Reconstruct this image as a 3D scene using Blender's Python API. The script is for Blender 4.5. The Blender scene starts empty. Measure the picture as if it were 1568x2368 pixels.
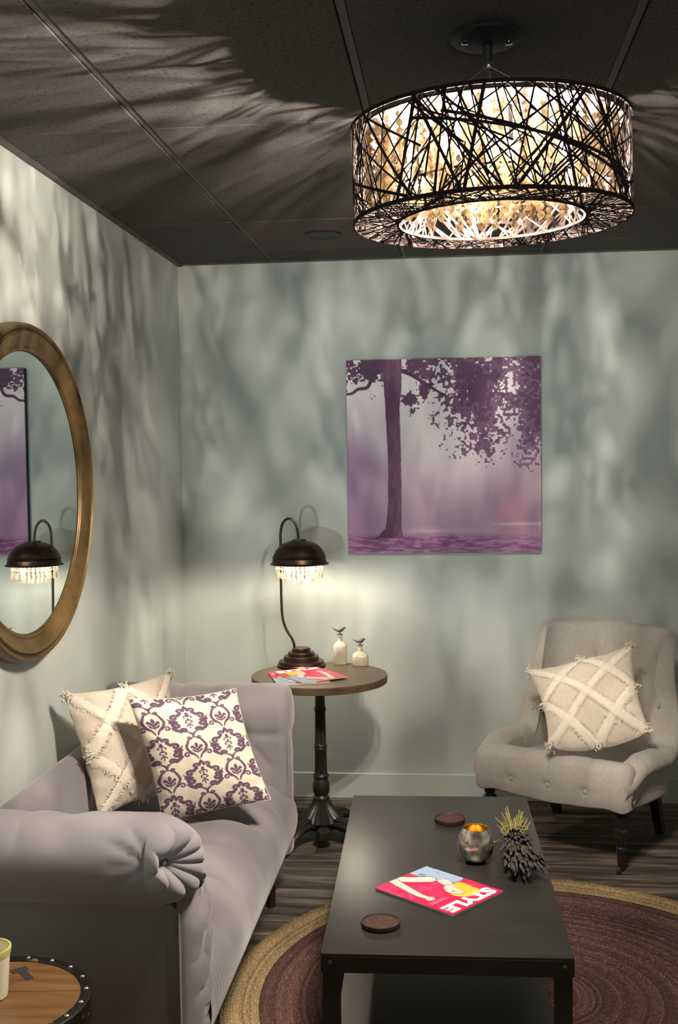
import bpy, bmesh, math, random
import numpy as np
from mathutils import Vector, Matrix

random.seed(7)
RNG = np.random.default_rng(7)
PI = math.pi
scene = bpy.context.scene
COL = scene.collection

# ------------------------------------------------------------------ camera
FPX, PITCH, YAW, ROLL, CAM_Z = 2580.26, -0.0471926, -0.1043458, -0.013746, 1.583
fw = Vector((math.sin(YAW) * math.cos(PITCH), math.cos(YAW) * math.cos(PITCH), math.sin(PITCH)))
rt = fw.cross(Vector((0, 0, 1))).normalized()
up = rt.cross(fw)
rt, up = rt * math.cos(ROLL) + up * math.sin(ROLL), up * math.cos(ROLL) - rt * math.sin(ROLL)
cam_data = bpy.data.cameras.new('camera')
cam_data.sensor_fit = 'HORIZONTAL'
cam_data.sensor_width = 36.0
cam_data.lens = 36.0 * FPX / 1568.0
cam_data.clip_start = 0.05
cam = bpy.data.objects.new('camera', cam_data)
cam.matrix_world = Matrix(((rt.x, up.x, -fw.x, 0), (rt.y, up.y, -fw.y, 0), (rt.z, up.z, -fw.z, CAM_Z), (0, 0, 0, 1)))
COL.objects.link(cam)
scene.camera = cam

# ------------------------------------------------------------------ world, exposure, lights of the room behind the camera
world = bpy.data.worlds.new('world')
world.use_nodes = True
world.node_tree.nodes['Background'].inputs[0].default_value = (0.6, 0.65, 0.7, 1)
world.node_tree.nodes['Background'].inputs[1].default_value = 0.02
scene.world = world
vs = scene.view_settings
scene.display_settings.display_device = 'sRGB'
vs.view_transform = 'Standard'
vs.look = 'None'
vs.exposure = 0.14
vs.gamma = 1.0
vs.use_curve_mapping = False
try:
    scene.cycles.use_denoising = True
    scene.cycles.max_bounces = 8
    scene.cycles.diffuse_bounces = 5
    scene.cycles.transparent_max_bounces = 24
    scene.cycles.sample_clamp_indirect = 6.0
    scene.cycles.caustics_reflective = False
    scene.cycles.caustics_refractive = False
except Exception:
    pass

BULB_STRENGTH = 138000.0          # chandelier bulbs
LAMP_STRENGTH = 1250.0            # table lamp bulb


def point(name, loc, power, color, radius):
    l = bpy.data.lights.new(name, 'POINT')
    l.energy = power
    l.color = color
    l.shadow_soft_size = radius
    o = bpy.data.objects.new(name, l)
    o.location = loc
    COL.objects.link(o)
    return o




def spot(name, loc, target, power, color, radius, angle):
    l = bpy.data.lights.new(name, 'SPOT')
    l.energy = power
    l.color = color
    l.shadow_soft_size = radius
    l.spot_size = math.radians(angle)
    l.spot_blend = 1.0
    o = bpy.data.objects.new(name, l)
    o.location = loc
    o.rotation_euler = (Vector(target) - Vector(loc)).to_track_quat('-Z', 'Y').to_euler()
    COL.objects.link(o)
    return o


# unseen lights behind the camera, beams narrowed to fill the back wall only (they throw the lamp's pale shadows on the back wall)
spot('spot_light', (-1.12, -1.35, 0.80), (-.10, 5.1, 1.78), 290.0, (0.88, 0.96, 1.0), 0.05, 25)
spot('spot_light', (0.30, -1.35, 1.95), (0.25, 5.1, 1.80), 120.0, (0.90, 0.97, 1.0), 0.08, 32)

# ------------------------------------------------------------------ geometry helpers


class MB:
    """collects shapes, links them as ONE mesh object"""

    def __init__(self):
        self.v, self.f, self.m, self.n = [], [], [], 0

    def add(self, verts, faces, mi=0):
        verts = np.asarray(verts, float).reshape(-1, 3)
        self.v.append(verts)
        b = self.n
        self.f.extend([tuple(i + b for i in f) for f in faces])
        self.m.extend([mi] * len(faces))
        self.n += len(verts)
        return self

    def grid(self, P, cu=False, cv=False, mi=0, flip=False):
        P = np.asarray(P, float)
        nu, nv = P.shape[:2]
        fs = []
        for i in range(nu if cu else nu - 1):
            i2 = (i + 1) % nu
            for j in range(nv if cv else nv - 1):
                j2 = (j + 1) % nv
                q = (i * nv + j, i2 * nv + j, i2 * nv + j2, i * nv + j2)
                fs.append(q[::-1] if flip else q)
        return self.add(P.reshape(-1, 3), fs, mi)

    def lathe(self, prof, n=32, c=(0, 0, 0), flute=None, mi=0, caps=True):
        """prof: (r, z) from bottom to top; flute: (count, depth) per profile point or None"""
        th = np.linspace(0, 2 * PI, n, endpoint=False)
        P = np.zeros((n, len(prof), 3))
        for j, pz in enumerate(prof):
            r, z = pz[0], pz[1]
            d = pz[2] if len(pz) > 2 else 0.0
            rr = r * (1 - d * (0.5 + 0.5 * np.cos(th * (flute or 1))))
            P[:, j, 0] = c[0] + rr * np.cos(th)
            P[:, j, 1] = c[1] + rr * np.sin(th)
            P[:, j, 2] = c[2] + z
        b = self.n
        self.grid(P, cu=True, mi=mi)
        k = len(prof)
        if caps:
            if prof[0][0] > 1e-5:
                self.f.append(tuple(b + i * k for i in range(n))[::-1]); self.m.append(mi)
            if prof[-1][0] > 1e-5:
                self.f.append(tuple(b + i * k + k - 1 for i in range(n))); self.m.append(mi)
        return self

    def tube(self, pts, r, n=8, cap=True, mi=0, squash=None):
        pts = [Vector(p) for p in pts]
        rs = r if hasattr(r, '__len__') else [r] * len(pts)
        T = []
        for i in range(len(pts)):
            a, b = pts[max(i - 1, 0)], pts[min(i + 1, len(pts) - 1)]
            T.append((b - a).normalized())
        u = T[0].cross(Vector((0, 0, 1)))
        if u.length < 1e-3:
            u = T[0].cross(Vector((1, 0, 0)))
        u.normalize()
        P = np.zeros((len(pts), n, 3))
        for i, p in enumerate(pts):
            u = (u - T[i] * u.dot(T[i])).normalized()
            w = T[i].cross(u)
            for j in range(n):
                a = 2 * PI * j / n
                P[i, j] = p + (u * math.cos(a) + w * math.sin(a) * (squash or 1)) * rs[i]
        b = self.n
        self.grid(P, cv=True, mi=mi)
        if cap:
            self.f.append(tuple(b + j for j in range(n))[::-1]); self.m.append(mi)
            self.f.append(tuple(b + (len(pts) - 1) * n + j for j in range(n))); self.m.append(mi)
        return self

    def box(self, c, s, bev=0.0, seg=1, mi=0, rz=0.0):
        bm = bmesh.new()
        bmesh.ops.create_cube(bm, size=1.0)
        bmesh.ops.scale(bm, vec=Vector(s), verts=bm.verts)
        if bev > 0:
            bmesh.ops.bevel(bm, geom=bm.edges[:], offset=min(bev, min(s) * 0.49), segments=seg, profile=0.5, affect='EDGES')
        if rz:
            bmesh.ops.rotate(bm, cent=(0, 0, 0), matrix=Matrix.Rotation(rz, 3, 'Z'), verts=bm.verts)
        bm.verts.index_update()
        vs_ = [tuple(v.co + Vector(c)) for v in bm.verts]
        fs = [tuple(v.index for v in f.verts) for f in bm.faces]
        bm.free()
        return self.add(vs_, fs, mi)

    def prism(self, poly, d0, d1, axis='y', mi=0):
        """polygon in the plane across axis, extruded d0..d1"""
        def p3(a, b, d):
            return {'x': (d, a, b), 'y': (a, d, b), 'z': (a, b, d)}[axis]
        n = len(poly)
        vs_ = [p3(a, b, d0) for a, b in poly] + [p3(a, b, d1) for a, b in poly]
        fs = [tuple(range(n))[::-1], tuple(range(n, 2 * n))]
        fs += [(i, (i + 1) % n, n + (i + 1) % n, n + i) for i in range(n)]
        return self.add(vs_, fs, mi)

    def xf(self, m):
        for k, v in enumerate(self.v):
            self.v[k] = v @ np.array(m.to_3x3()).T + np.array(m.translation)
        return self

    def mesh(self, name, mats, smooth=35):
        me = bpy.data.meshes.new(name)
        V = np.concatenate(self.v) if self.v else np.zeros((0, 3))
        me.from_pydata(V.tolist(), [], self.f)
        for m in (mats if isinstance(mats, (list, tuple)) else [mats]):
            me.materials.append(m)
        me.polygons.foreach_set('material_index', self.m)
        if smooth:
            me.polygons.foreach_set('use_smooth', [True] * len(self.f))
            if smooth < 180:
                me.set_sharp_from_angle(angle=math.radians(smooth))
        bm = bmesh.new(); bm.from_mesh(me)
        bmesh.ops.recalc_face_normals(bm, faces=bm.faces)
        bm.to_mesh(me); bm.free()
        me.update()
        return me

    def build(self, name, mats, parent=None, smooth=35, world=True):
        """world=True: the vertices are world coordinates; they are stored relative to the (unrotated) parent root"""
        if world and parent is not None:
            r = parent
            while r.parent:
                r = r.parent
            off = np.array(r.location)
            self.v = [v - off for v in self.v]
        return link(name, self.mesh(name, mats, smooth), parent)


def link(name, data, parent=None):
    o = bpy.data.objects.new(name, data)
    COL.objects.link(o)
    if parent is not None:
        o.parent = parent
    return o


def thing(name, label, cat, loc=(0, 0, 0), rz=0.0, group=None):
    o = bpy.data.objects.new(name, None)
    o.empty_display_size = 0.05
    COL.objects.link(o)
    o.location = loc
    o.rotation_euler = (0, 0, rz)
    return tag(o, label, cat, group)


def tag(o, label, cat, group=None):
    o['label'] = label
    o['category'] = cat
    if group:
        o['group'] = group
    return o


def structure(o):
    o['kind'] = 'structure'
    return o


def stuff(o):
    o['kind'] = 'stuff'
    return o


def copy_tree(o, parent=None):
    c = o.copy()
    COL.objects.link(c)
    if parent is not None:
        c.parent = parent
    for ch in list(o.children):
        copy_tree(ch, c)
    return c


def spline(pts, n):
    """Catmull-Rom through points"""
    P = np.asarray(pts, float)
    P = np.vstack([2 * P[0] - P[1], P, 2 * P[-1] - P[-2]])
    out = []
    k = len(P) - 3
    for t in np.linspace(0, k - 1e-9, n):
        i = int(t); f = t - i
        a, b, c, d = P[i:i + 4]
        out.append(0.5 * ((2 * b) + (c - a) * f + (2 * a - 5 * b + 4 * c - d) * f * f + (3 * b - a - 3 * c + d) * f ** 3))
    return np.array(out)


def sstep(a, b, x):
    t = np.clip((np.asarray(x, float) - a) / (b - a), 0, 1)
    return t * t * (3 - 2 * t)


def vnoise(x, y, seed=0):
    g = np.random.default_rng(seed).random((128, 128))
    x = np.asarray(x, float); y = np.asarray(y, float)
    xi = np.floor(x).astype(int); yi = np.floor(y).astype(int)
    fx = x - xi; fy = y - yi
    fx = fx * fx * (3 - 2 * fx); fy = fy * fy * (3 - 2 * fy)
    a = g[xi % 128, yi % 128]; b = g[(xi + 1) % 128, yi % 128]
    c = g[xi % 128, (yi + 1) % 128]; d = g[(xi + 1) % 128, (yi + 1) % 128]
    return (a * (1 - fx) + b * fx) * (1 - fy) + (c * (1 - fx) + d * fx) * fy


def fbm(x, y, seed=0, oct=4):
    s, a, t = 0, 1, 0
    for k in range(oct):
        s = s + a * vnoise(x * 2 ** k, y * 2 ** k, seed + k); t += a; a *= 0.5
    return s / t


def lin(c):
    c = np.asarray(c, float) / 255.0
    return np.where(c <= 0.04045, c / 12.92, ((c + 0.055) / 1.055) ** 2.4)


def seg_dist(px, py, a, b):
    ax, ay = a; bx, by = b
    dx, dy = bx - ax, by - ay
    t = np.clip(((px - ax) * dx + (py - ay) * dy) / (dx * dx + dy * dy + 1e-12), 0, 1)
    return np.hypot(px - ax - t * dx, py - ay - t * dy), t


def set_colors(me, rgb, name='print'):
    ca = me.color_attributes.new(name, 'FLOAT_COLOR', 'POINT')
    n = len(me.vertices)
    buf = np.ones((n, 4)); buf[:, :3] = rgb
    ca.data.foreach_set('color', buf.ravel())


# ------------------------------------------------------------------ materials


def mat(name, color=(0.5, 0.5, 0.5), rough=0.6, metal=0.0, spec=0.5, sheen=0.0, coat=0.0):
    m = bpy.data.materials.new(name)
    m.use_nodes = True
    b = m.node_tree.nodes['Principled BSDF']
    b.inputs['Base Color'].default_value = (*color, 1)
    b.inputs['Roughness'].default_value = rough
    b.inputs['Metallic'].default_value = metal
    b.inputs['Specular IOR Level'].default_value = spec
    b.inputs['Sheen Weight'].default_value = sheen
    b.inputs['Coat Weight'].default_value = coat
    return m


def nd(m, t, **kw):
    n = m.node_tree.nodes.new(t)
    for k, v in kw.items():
        if k.startswith('i_'):
            key = k[2:].replace('_', ' ')
            n.inputs[key].default_value = v
        else:
            setattr(n, k, v)
    return n


def lk(m, a, b):
    m.node_tree.links.new(a, b)


def coords(m, scale=(1, 1, 1), rnd=False, kind='Object'):
    tc = nd(m, 'ShaderNodeTexCoord')
    mp = nd(m, 'ShaderNodeMapping')
    mp.inputs['Scale'].default_value = scale
    lk(m, tc.outputs[kind], mp.inputs['Vector'])
    if rnd:
        oi = nd(m, 'ShaderNodeObjectInfo')
        mu = nd(m, 'ShaderNodeMath', operation='MULTIPLY'); mu.inputs[1].default_value = 37.0
        lk(m, oi.outputs['Random'], mu.inputs[0])
        lk(m, mu.outputs[0], mp.inputs['Location'])
    return mp.outputs['Vector']


def noise_color(m, vec, stops, scale=5.0, detail=5.0, rough=0.6, dist=0.0):
    n = nd(m, 'ShaderNodeTexNoise')
    n.inputs['Scale'].default_value = scale
    n.inputs['Detail'].default_value = detail
    n.inputs['Roughness'].default_value = rough
    n.inputs['Distortion'].default_value = dist
    lk(m, vec, n.inputs['Vector'])
    r = nd(m, 'ShaderNodeValToRGB')
    els = r.color_ramp.elements
    while len(els) < len(stops):
        els.new(0.5)
    for e, (p, c) in zip(els, stops):
        e.position = p; e.color = (*c, 1)
    lk(m, n.outputs['Fac'], r.inputs['Fac'])
    return r.outputs['Color'], n.outputs['Fac']


def bump(m, height, strength=0.2, dist=0.002):
    b = nd(m, 'ShaderNodeBump')
    b.inputs['Strength'].default_value = strength
    b.inputs['Distance'].default_value = dist
    lk(m, height, b.inputs['Height'])
    lk(m, b.outputs['Normal'], m.node_tree.nodes['Principled BSDF'].inputs['Normal'])


def base(m, out):
    lk(m, out, m.node_tree.nodes['Principled BSDF'].inputs['Base Color'])


def noise_mat(name, stops, scale=5, detail=5, rough=0.6, metal=0.0, vscale=(1, 1, 1), bmp=0.0, bscale=None, bdist=0.002, spec=0.5, sheen=0.0, rnd=False, nrough=0.6, distort=0.0, coat=0.0):
    m = mat(name, stops[0][1], rough, metal, spec, sheen, coat)
    v = coords(m, vscale, rnd)
    c, f = noise_color(m, v, stops, scale, detail, nrough, distort)
    base(m, c)
    if bmp:
        n = nd(m, 'ShaderNodeTexNoise')
        n.inputs['Scale'].default_value = bscale or scale
        n.inputs['Detail'].default_value = 3
        lk(m, coords(m, (1, 1, 1)), n.inputs['Vector'])
        bump(m, n.outputs['Fac'], bmp, bdist)
    return m


def attr_mat(name, rough=0.6, attr='print', sheen=0.0):
    m = mat(name, rough=rough, sheen=sheen)
    a = nd(m, 'ShaderNodeAttribute', attribute_name=attr)
    base(m, a.outputs['Color'])
    return m


WALL = noise_mat('sage_wall_paint', [(0.3, (0.435, 0.49, 0.465)), (0.7, (0.465, 0.52, 0.495))], scale=3, rough=0.55, bmp=0.35, bscale=160, bdist=0.003, spec=0.35)
BASEB = mat('baseboard_paint', (0.45, 0.52, 0.49), 0.4)
TILE = noise_mat('charcoal_ceiling_tile', [(0.30, (0.028, 0.026, 0.025)), (0.42, (0.082, 0.078, 0.076)), (0.7, (0.095, 0.091, 0.089))], scale=95, detail=2, rough=0.9, spec=0.2)
SPEAKER_TILE = noise_mat('brown_black_tile', [(0.3, (0.100, 0.083, 0.078)), (0.7, (0.118, 0.098, 0.092))], scale=300, detail=2, rough=0.9, spec=0.2)
TEE = mat('charcoal_grid_metal', (0.078, 0.074, 0.071), 0.6)
PLANK = noise_mat('weathered_plank', [(0.34, (0.011, 0.009, 0.008)), (0.50, (0.078, 0.061, 0.049)), (0.68, (0.27, 0.22, 0.175))], scale=3.4, detail=7, rough=0.5, vscale=(0.55, 7, 4), rnd=True, nrough=0.68, distort=0.5, bmp=0.12, bscale=40, spec=0.4)
SUBFLOOR = mat('subfloor', (0.01, 0.008, 0.007), 0.9)
VELVET = noise_mat('grey_lilac_velvet', [(0.3, (0.206, 0.192, 0.209)), (0.7, (0.252, 0.235, 0.254))], scale=4, rough=0.85, spec=0.2, sheen=0.35, bmp=0.1, bscale=700, bdist=0.001)
LINEN = noise_mat('stone_linen', [(0.3, (0.335, 0.325, 0.295)), (0.7, (0.39, 0.375, 0.34))], scale=60, rough=0.9, spec=0.15, sheen=0.15, bmp=0.2, bscale=900, bdist=0.001)
DARKWOOD = noise_mat('dark_turned_wood', [(0.3, (0.020, 0.008, 0.005)), (0.7, (0.055, 0.022, 0.014))], scale=8, vscale=(3, 3, .5), rough=0.28, coat=0.3)
BLACKWOOD = mat('black_lacquered_wood', (0.008, 0.007, 0.007), 0.22, coat=0.4)
BLACKIRON = noise_mat('black_cast_iron', [(0.3, (0.010, 0.009, 0.009)), (0.7, (0.02, 0.018, 0.017))], scale=40, rough=0.42, bmp=0.2, bscale=120)
TABLEMETAL = noise_mat('black_brushed_metal', [(0.3, (0.014, 0.013, 0.0125)), (0.7, (0.022, 0.0205, 0.0195))], scale=4, vscale=(1, 14, 1), rough=0.40, spec=0.5)
TABLEFRAME = mat('black_powder_coat', (0.007, 0.0065, 0.0065), 0.5)
OAKTOP = noise_mat('brown_oak_top', [(0.3, (0.055, 0.034, 0.02)), (0.7, (0.13, 0.085, 0.052))], scale=5, detail=7, vscale=(1.2, 9, 4), rough=0.45, distort=0.4)
BRONZE = noise_mat('oil_rubbed_bronze', [(0.3, (0.045, 0.030, 0.022)), (0.7, (0.09, 0.060, 0.044))], scale=25, rough=0.36, metal=0.85)
SHADEMETAL = noise_mat('chandelier_bronze', [(0.3, (0.0150, 0.0105, 0.0098)), (0.7, (0.0200, 0.0145, 0.0136))], scale=30, rough=0.7, spec=0.05)
CHROME = mat('chrome', (0.8, 0.8, 0.8), 0.12, 1.0)
STEEL = mat('dark_bronze_plate', (0.02, 0.014, 0.012), 0.6, spec=0.2)
GOLD = noise_mat('antique_gold', [(0.28, (0.045, 0.026, 0.010)), (0.5, (0.155, 0.100, 0.036)), (0.75, (0.235, 0.160, 0.064))], scale=7, detail=8, rough=0.42, metal=0.35, nrough=0.7, bmp=0.1, bscale=60)
MIRROR = mat('mirror_glass', (0.80, 0.84, 0.83), 0.015, 1.0)
CREAM = noise_mat('cream_cotton', [(0.3, (0.57, 0.51, 0.43)), (0.7, (0.64, 0.575, 0.49))], scale=70, rough=0.95, spec=0.1, sheen=0.1, bmp=0.25, bscale=500, bdist=0.001)
FRAY = noise_mat('cream_frayed_cotton', [(0.3, (0.70, 0.645, 0.56)), (0.7, (0.80, 0.74, 0.66))], scale=120, rough=0.95, spec=0.1, bmp=0.5, bscale=400)


def braid_mat(name, stops, scale, pitch):
    m = noise_mat(name, stops, scale=scale, detail=3, rough=0.9, spec=0.12)
    bs = m.node_tree.nodes['Principled BSDF']
    src = bs.inputs['Base Color'].links[0].from_socket
    ln = nd(m, 'ShaderNodeVectorMath', operation='LENGTH')
    lk(m, coords(m), ln.inputs[0])
    dv = nd(m, 'ShaderNodeMath', operation='DIVIDE'); dv.inputs[1].default_value = pitch
    lk(m, ln.outputs['Value'], dv.inputs[0])
    fl = nd(m, 'ShaderNodeMath', operation='FLOOR'); lk(m, dv.outputs[0], fl.inputs[0])
    wn = nd(m, 'ShaderNodeTexWhiteNoise', noise_dimensions='1D'); lk(m, fl.outputs[0], wn.inputs['W'])
    mr_ = nd(m, 'ShaderNodeMapRange'); mr_.inputs['To Min'].default_value = 0.62; mr_.inputs['To Max'].default_value = 1.35
    lk(m, wn.outputs['Value'], mr_.inputs['Value'])
    mx = nd(m, 'ShaderNodeVectorMath', operation='SCALE')
    lk(m, src, mx.inputs[0]); lk(m, mr_.outputs['Result'], mx.inputs['Scale'])
    base(m, mx.outputs['Vector'])
    return m


TAN = braid_mat('jute_tan', [(0.3, (0.13, 0.092, 0.042)), (0.55, (0.29, 0.215, 0.115)), (0.75, (0.50, 0.40, 0.25))], 130, .00933)
MAROON = braid_mat('jute_maroon', [(0.3, (0.035, 0.017, 0.015)), (0.55, (0.095, 0.052, 0.045)), (0.75, (0.20, 0.13, 0.11))], 150, .00962)
CORK = noise_mat('dark_cork', [(0.35, (0.010, 0.004, 0.002)), (0.6, (0.075, 0.028, 0.012))], scale=170, detail=4, rough=0.8, bmp=0.6, bscale=200)
CORKRIM = mat('dark_cork_rim', (0.022, 0.010, 0.008), 0.55)
BOTTLE = noise_mat('pearl_glass', [(0.3, (0.48, 0.45, 0.35)), (0.7, (0.62, 0.59, 0.48))], scale=25, rough=0.22, coat=0.5)
BIRD = noise_mat('brown_bird', [(0.3, (0.05, 0.035, 0.03)), (0.7, (0.14, 0.10, 0.085))], scale=90, rough=0.55)
PAPER = mat('paper_edge', (0.72, 0.68, 0.62), 0.7)
WHITEINK = mat('white_ink', (0.86, 0.80, 0.80), 0.45)
BLACKINK = mat('black_stencil_ink', (0.012, 0.011, 0.012), 0.7)
TRUNKWOOD = noise_mat('honey_wood', [(0.28, (0.035, 0.016, 0.007)), (0.5, (0.120, 0.060, 0.022)), (0.75, (0.19, 0.105, 0.040))], scale=4, detail=7, vscale=(1, 7, 2), rough=0.4, distort=0.6)
TRUNKBAND = noise_mat('black_band_worn', [(0.62, (0.006, 0.005, 0.005)), (0.70, (0.20, 0.12, 0.03))], scale=22, detail=2, rough=0.35)
BRASS = mat('nickel_rivet', (0.60, 0.52, 0.42), 0.3, 1.0)
STEM = noise_mat('dried_green_stem', [(0.3, (0.16, 0.15, 0.05)), (0.7, (0.30, 0.27, 0.10))], scale=60, rough=0.8)
LAVENDER = noise_mat('dried_lavender', [(0.3, (0.022, 0.020, 0.028)), (0.58, (0.060, 0.055, 0.066)), (0.8, (0.21, 0.185, 0.14))], scale=130, detail=2, rough=0.9)
TWINE = noise_mat('jute_twine', [(0.3, (0.22, 0.15, 0.07)), (0.7, (0.42, 0.30, 0.16))], scale=200, rough=0.9)
MERC = noise_mat('mercury_glass', [(0.36, (0.34, 0.29, 0.20)), (0.55, (0.66, 0.63, 0.55)), (0.75, (0.76, 0.74, 0.68))], scale=60, detail=6, rough=0.17, metal=0.9, bmp=0.04, bscale=60)
GILT = mat('gilt_inside', (0.80, 0.50, 0.12), 0.25, 0.9)
BLACKPLASTIC = mat('black_plastic', (0.012, 0.012, 0.013), 0.6)
CERAMIC = mat('white_ceramic', (0.7, 0.68, 0.64), 0.4)
CREAMWAX = mat('cream_wax', (0.75, 0.68, 0.50), 0.5)


def emission(name, color, strength):
    m = bpy.data.materials.new(name)
    m.use_nodes = True
    nt = m.node_tree
    nt.nodes.clear()
    e = nt.nodes.new('ShaderNodeEmission')
    e.inputs[0].default_value = (*color, 1)
    e.inputs[1].default_value = strength
    o = nt.nodes.new('ShaderNodeOutputMaterial')
    nt.links.new(e.outputs[0], o.inputs[0])
    return m


BULB = emission('halogen_bulb', (1.0, 0.89, 0.77), BULB_STRENGTH)
LAMPBULB = emission('lamp_bulb', (1.0, 0.87, 0.68), LAMP_STRENGTH)


def crystal_mat(name, tint, clear):
    m = bpy.data.materials.new(name)
    m.use_nodes = True
    nt = m.node_tree
    nt.nodes.clear()
    out = nt.nodes.new('ShaderNodeOutputMaterial')
    tr = nt.nodes.new('ShaderNodeBsdfTransparent')
    tr.inputs[0].default_value = (1.0, 0.97, 0.92, 1)
    gl = nt.nodes.new('ShaderNodeBsdfGlossy')
    gl.inputs[0].default_value = (*[min(1, 1.6 * c + .02) for c in tint], 1)
    gl.inputs[1].default_value = 0.10
    tl = nt.nodes.new('ShaderNodeBsdfTranslucent')
    tl.inputs[0].default_value = (*tint, 1)
    m1 = nt.nodes.new('ShaderNodeMixShader'); m1.inputs[0].default_value = 0.45
    nt.links.new(tl.outputs[0], m1.inputs[1]); nt.links.new(gl.outputs[0], m1.inputs[2])
    m2 = nt.nodes.new('ShaderNodeMixShader'); m2.inputs[0].default_value = 1 - clear
    nt.links.new(tr.outputs[0], m2.inputs[1]); nt.links.new(m1.outputs[0], m2.inputs[2])
    nt.links.new(m2.outputs[0], out.inputs[0])
    return m


CRYSTAL = crystal_mat('amber_crystal', (0.036, 0.0245, 0.0130), 0.34)
CLEARCRYSTAL = crystal_mat('clear_crystal', (0.26, 0.25, 0.23), 0.55)
FROST = crystal_mat('bulb_glass', (0.05, 0.045, 0.04), 0.9)


def glass_mat(name, color):
    m = bpy.data.materials.new(name)
    m.use_nodes = True
    nt = m.node_tree
    nt.nodes.clear()
    out = nt.nodes.new('ShaderNodeOutputMaterial')
    tr = nt.nodes.new('ShaderNodeBsdfTransparent'); tr.inputs[0].default_value = (*color, 1)
    gl = nt.nodes.new('ShaderNodeBsdfGlossy'); gl.inputs[1].default_value = 0.05
    fr = nt.nodes.new('ShaderNodeFresnel'); fr.inputs[0].default_value = 1.5
    mx = nt.nodes.new('ShaderNodeMixShader')
    nt.links.new(fr.outputs[0], mx.inputs[0])
    nt.links.new(tr.outputs[0], mx.inputs[1]); nt.links.new(gl.outputs[0], mx.inputs[2])
    nt.links.new(mx.outputs[0], out.inputs[0])
    return m


JARGLASS = glass_mat('jar_glass', (0.92, 0.93, 0.86))

# ------------------------------------------------------------------ room
XL, XR, YN, YB, ZC = -1.275, 2.35, -1.6, 5.131, 2.493


def wall(name, lo, hi):
    m = MB().box([(a + b) / 2 for a, b in zip(lo, hi)], [b - a for a, b in zip(lo, hi)])
    return structure(m.build(name, WALL))


wall('wall_back', (XL - .1, YB, 0), (XR + .1, YB + .1, ZC + .12))
wall('wall_left', (XL - .1, YN, 0), (XL, YB, ZC + .12))
wall('wall_right', (XR, YN, 0), (XR + .1, YB, ZC + .12))
wall('wall_front', (XL - .1, YN - .1, 0), (XR + .1, YN, ZC + .12))


def baseboard(name, lo, hi):
    return structure(MB().box([(a + b) / 2 for a, b in zip(lo, hi)], [b - a for a, b in zip(lo, hi)], 0.003).build(name, BASEB))


baseboard('baseboard_back', (XL, YB - .013, 0), (XR, YB, .12))
baseboard('baseboard_left', (XL, YN, 0), (XL + .013, YB - .013, .12))
baseboard('baseboard_right', (XR - .013, YN, 0), (XR, YB - .013, .12))

# floor: every plank is a piece
floor = structure(MB().box(((XL + XR) / 2, (YN + YB) / 2, -0.06), (XR - XL + .2, YB - YN + .2, 0.10)).build('floor', SUBFLOOR))
PW, PLN = 0.152, 1.22
plank_me = MB().box((0, 0, -0.005), (PLN - .0016, PW - .0018, 0.01), 0.0012).mesh('plank', PLANK)
y = YB - PW / 2
row = 0
cut_cache = {}
while y > YN - PW:
    x = XL - (0.0, 0.74, 0.37, 1.05, 0.52)[row % 5]
    while x < XR:
        a, b = max(x, XL), min(x + PLN, XR)
        if b - a > 0.02:
            if b - a > PLN - 1e-4:
                me = plank_me
            else:
                k = round(b - a, 3)
                if k not in cut_cache:
                    cut_cache[k] = MB().box((0, 0, -0.005), (k - .0016, PW - .0018, 0.01), 0.0012).mesh('plank', PLANK)
                me = cut_cache[k]
            o = link('plank', me, floor)
            o.location = ((a + b) / 2, y, 0)
        x += PLN
    y -= PW
    row += 1

# ceiling: tiles hung in a grid of tees
ceiling = structure(MB().box(((XL + XR) / 2, (YN + YB) / 2, ZC + .07), (XR - XL + .2, YB - YN + .2, 0.08)).build('ceiling', TILE))
cols = [XL, -0.832, -0.2226, 0.387, 0.9966, 1.606, 2.216, XR]
rows = [YN, -0.619, 0.600, 1.819, 3.038, 4.257, YB]
for i in range(len(cols) - 1):
    for j in range(len(rows) - 1):
        ya, yb = rows[j], rows[j + 1]
        parts_ = [(ya, yb, TILE)]
        if j == len(rows) - 2 and i >= 1:
            parts_ = [(ya, 4.838, SPEAKER_TILE if i == 1 else TILE), (4.838, yb, TILE)]
        for a, b, mm in parts_:
            g = 0.0125
            MB().box(((cols[i] + cols[i + 1]) / 2, (a + b) / 2, ZC + .012), (cols[i + 1] - cols[i] - 2 * g, b - a - 2 * 0.0034, 0.02), 0.0012).build('ceiling_tile', mm, ceiling)
for c in cols[1:-1]:
    MB().box((c, (YN + YB) / 2, ZC + .012), (0.0215, YB - YN, 0.012), 0.002).build('grid_bar', TEE, ceiling)
structure(MB().box((XL + .011, (YN + YB) / 2, ZC + .0015), (0.022, YB - YN, 0.018), 0.001).build('trim_left', TEE))
structure(MB().box(((XL + XR) / 2, YB - .008, ZC + .003), (XR - XL, 0.016, 0.012), 0.001).build('trim_back', TEE))

# ceiling speaker
sp = thing('ceiling_speaker', 'round black speaker grille set flush in the dark ceiling tile near the back wall', 'speaker', (-0.525, 4.535, ZC))
MB().lathe([(0.074, 0.0), (0.076, -0.003), (0.070, -0.005), (0.067, -0.0035)], 48, (0, 0, 0)).build('bezel', BLACKPLASTIC, sp, world=False)
g = MB().lathe([(0.067, -0.003), (0.03, -0.0042), (0.001, -0.0045)], 40, (0, 0, 0))
g.build('grille', BLACKPLASTIC, sp, world=False)

# ------------------------------------------------------------------ chandelier
CX, CY, ZB_, ZT_, RD = 0.083, 2.48, 2.095, 2.302, 0.300
ch = thing('drum_chandelier', 'round bronze lattice drum chandelier full of crystals hanging from the ceiling', 'chandelier', (CX, CY, ZB_))
H = ZT_ - ZB_


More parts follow.
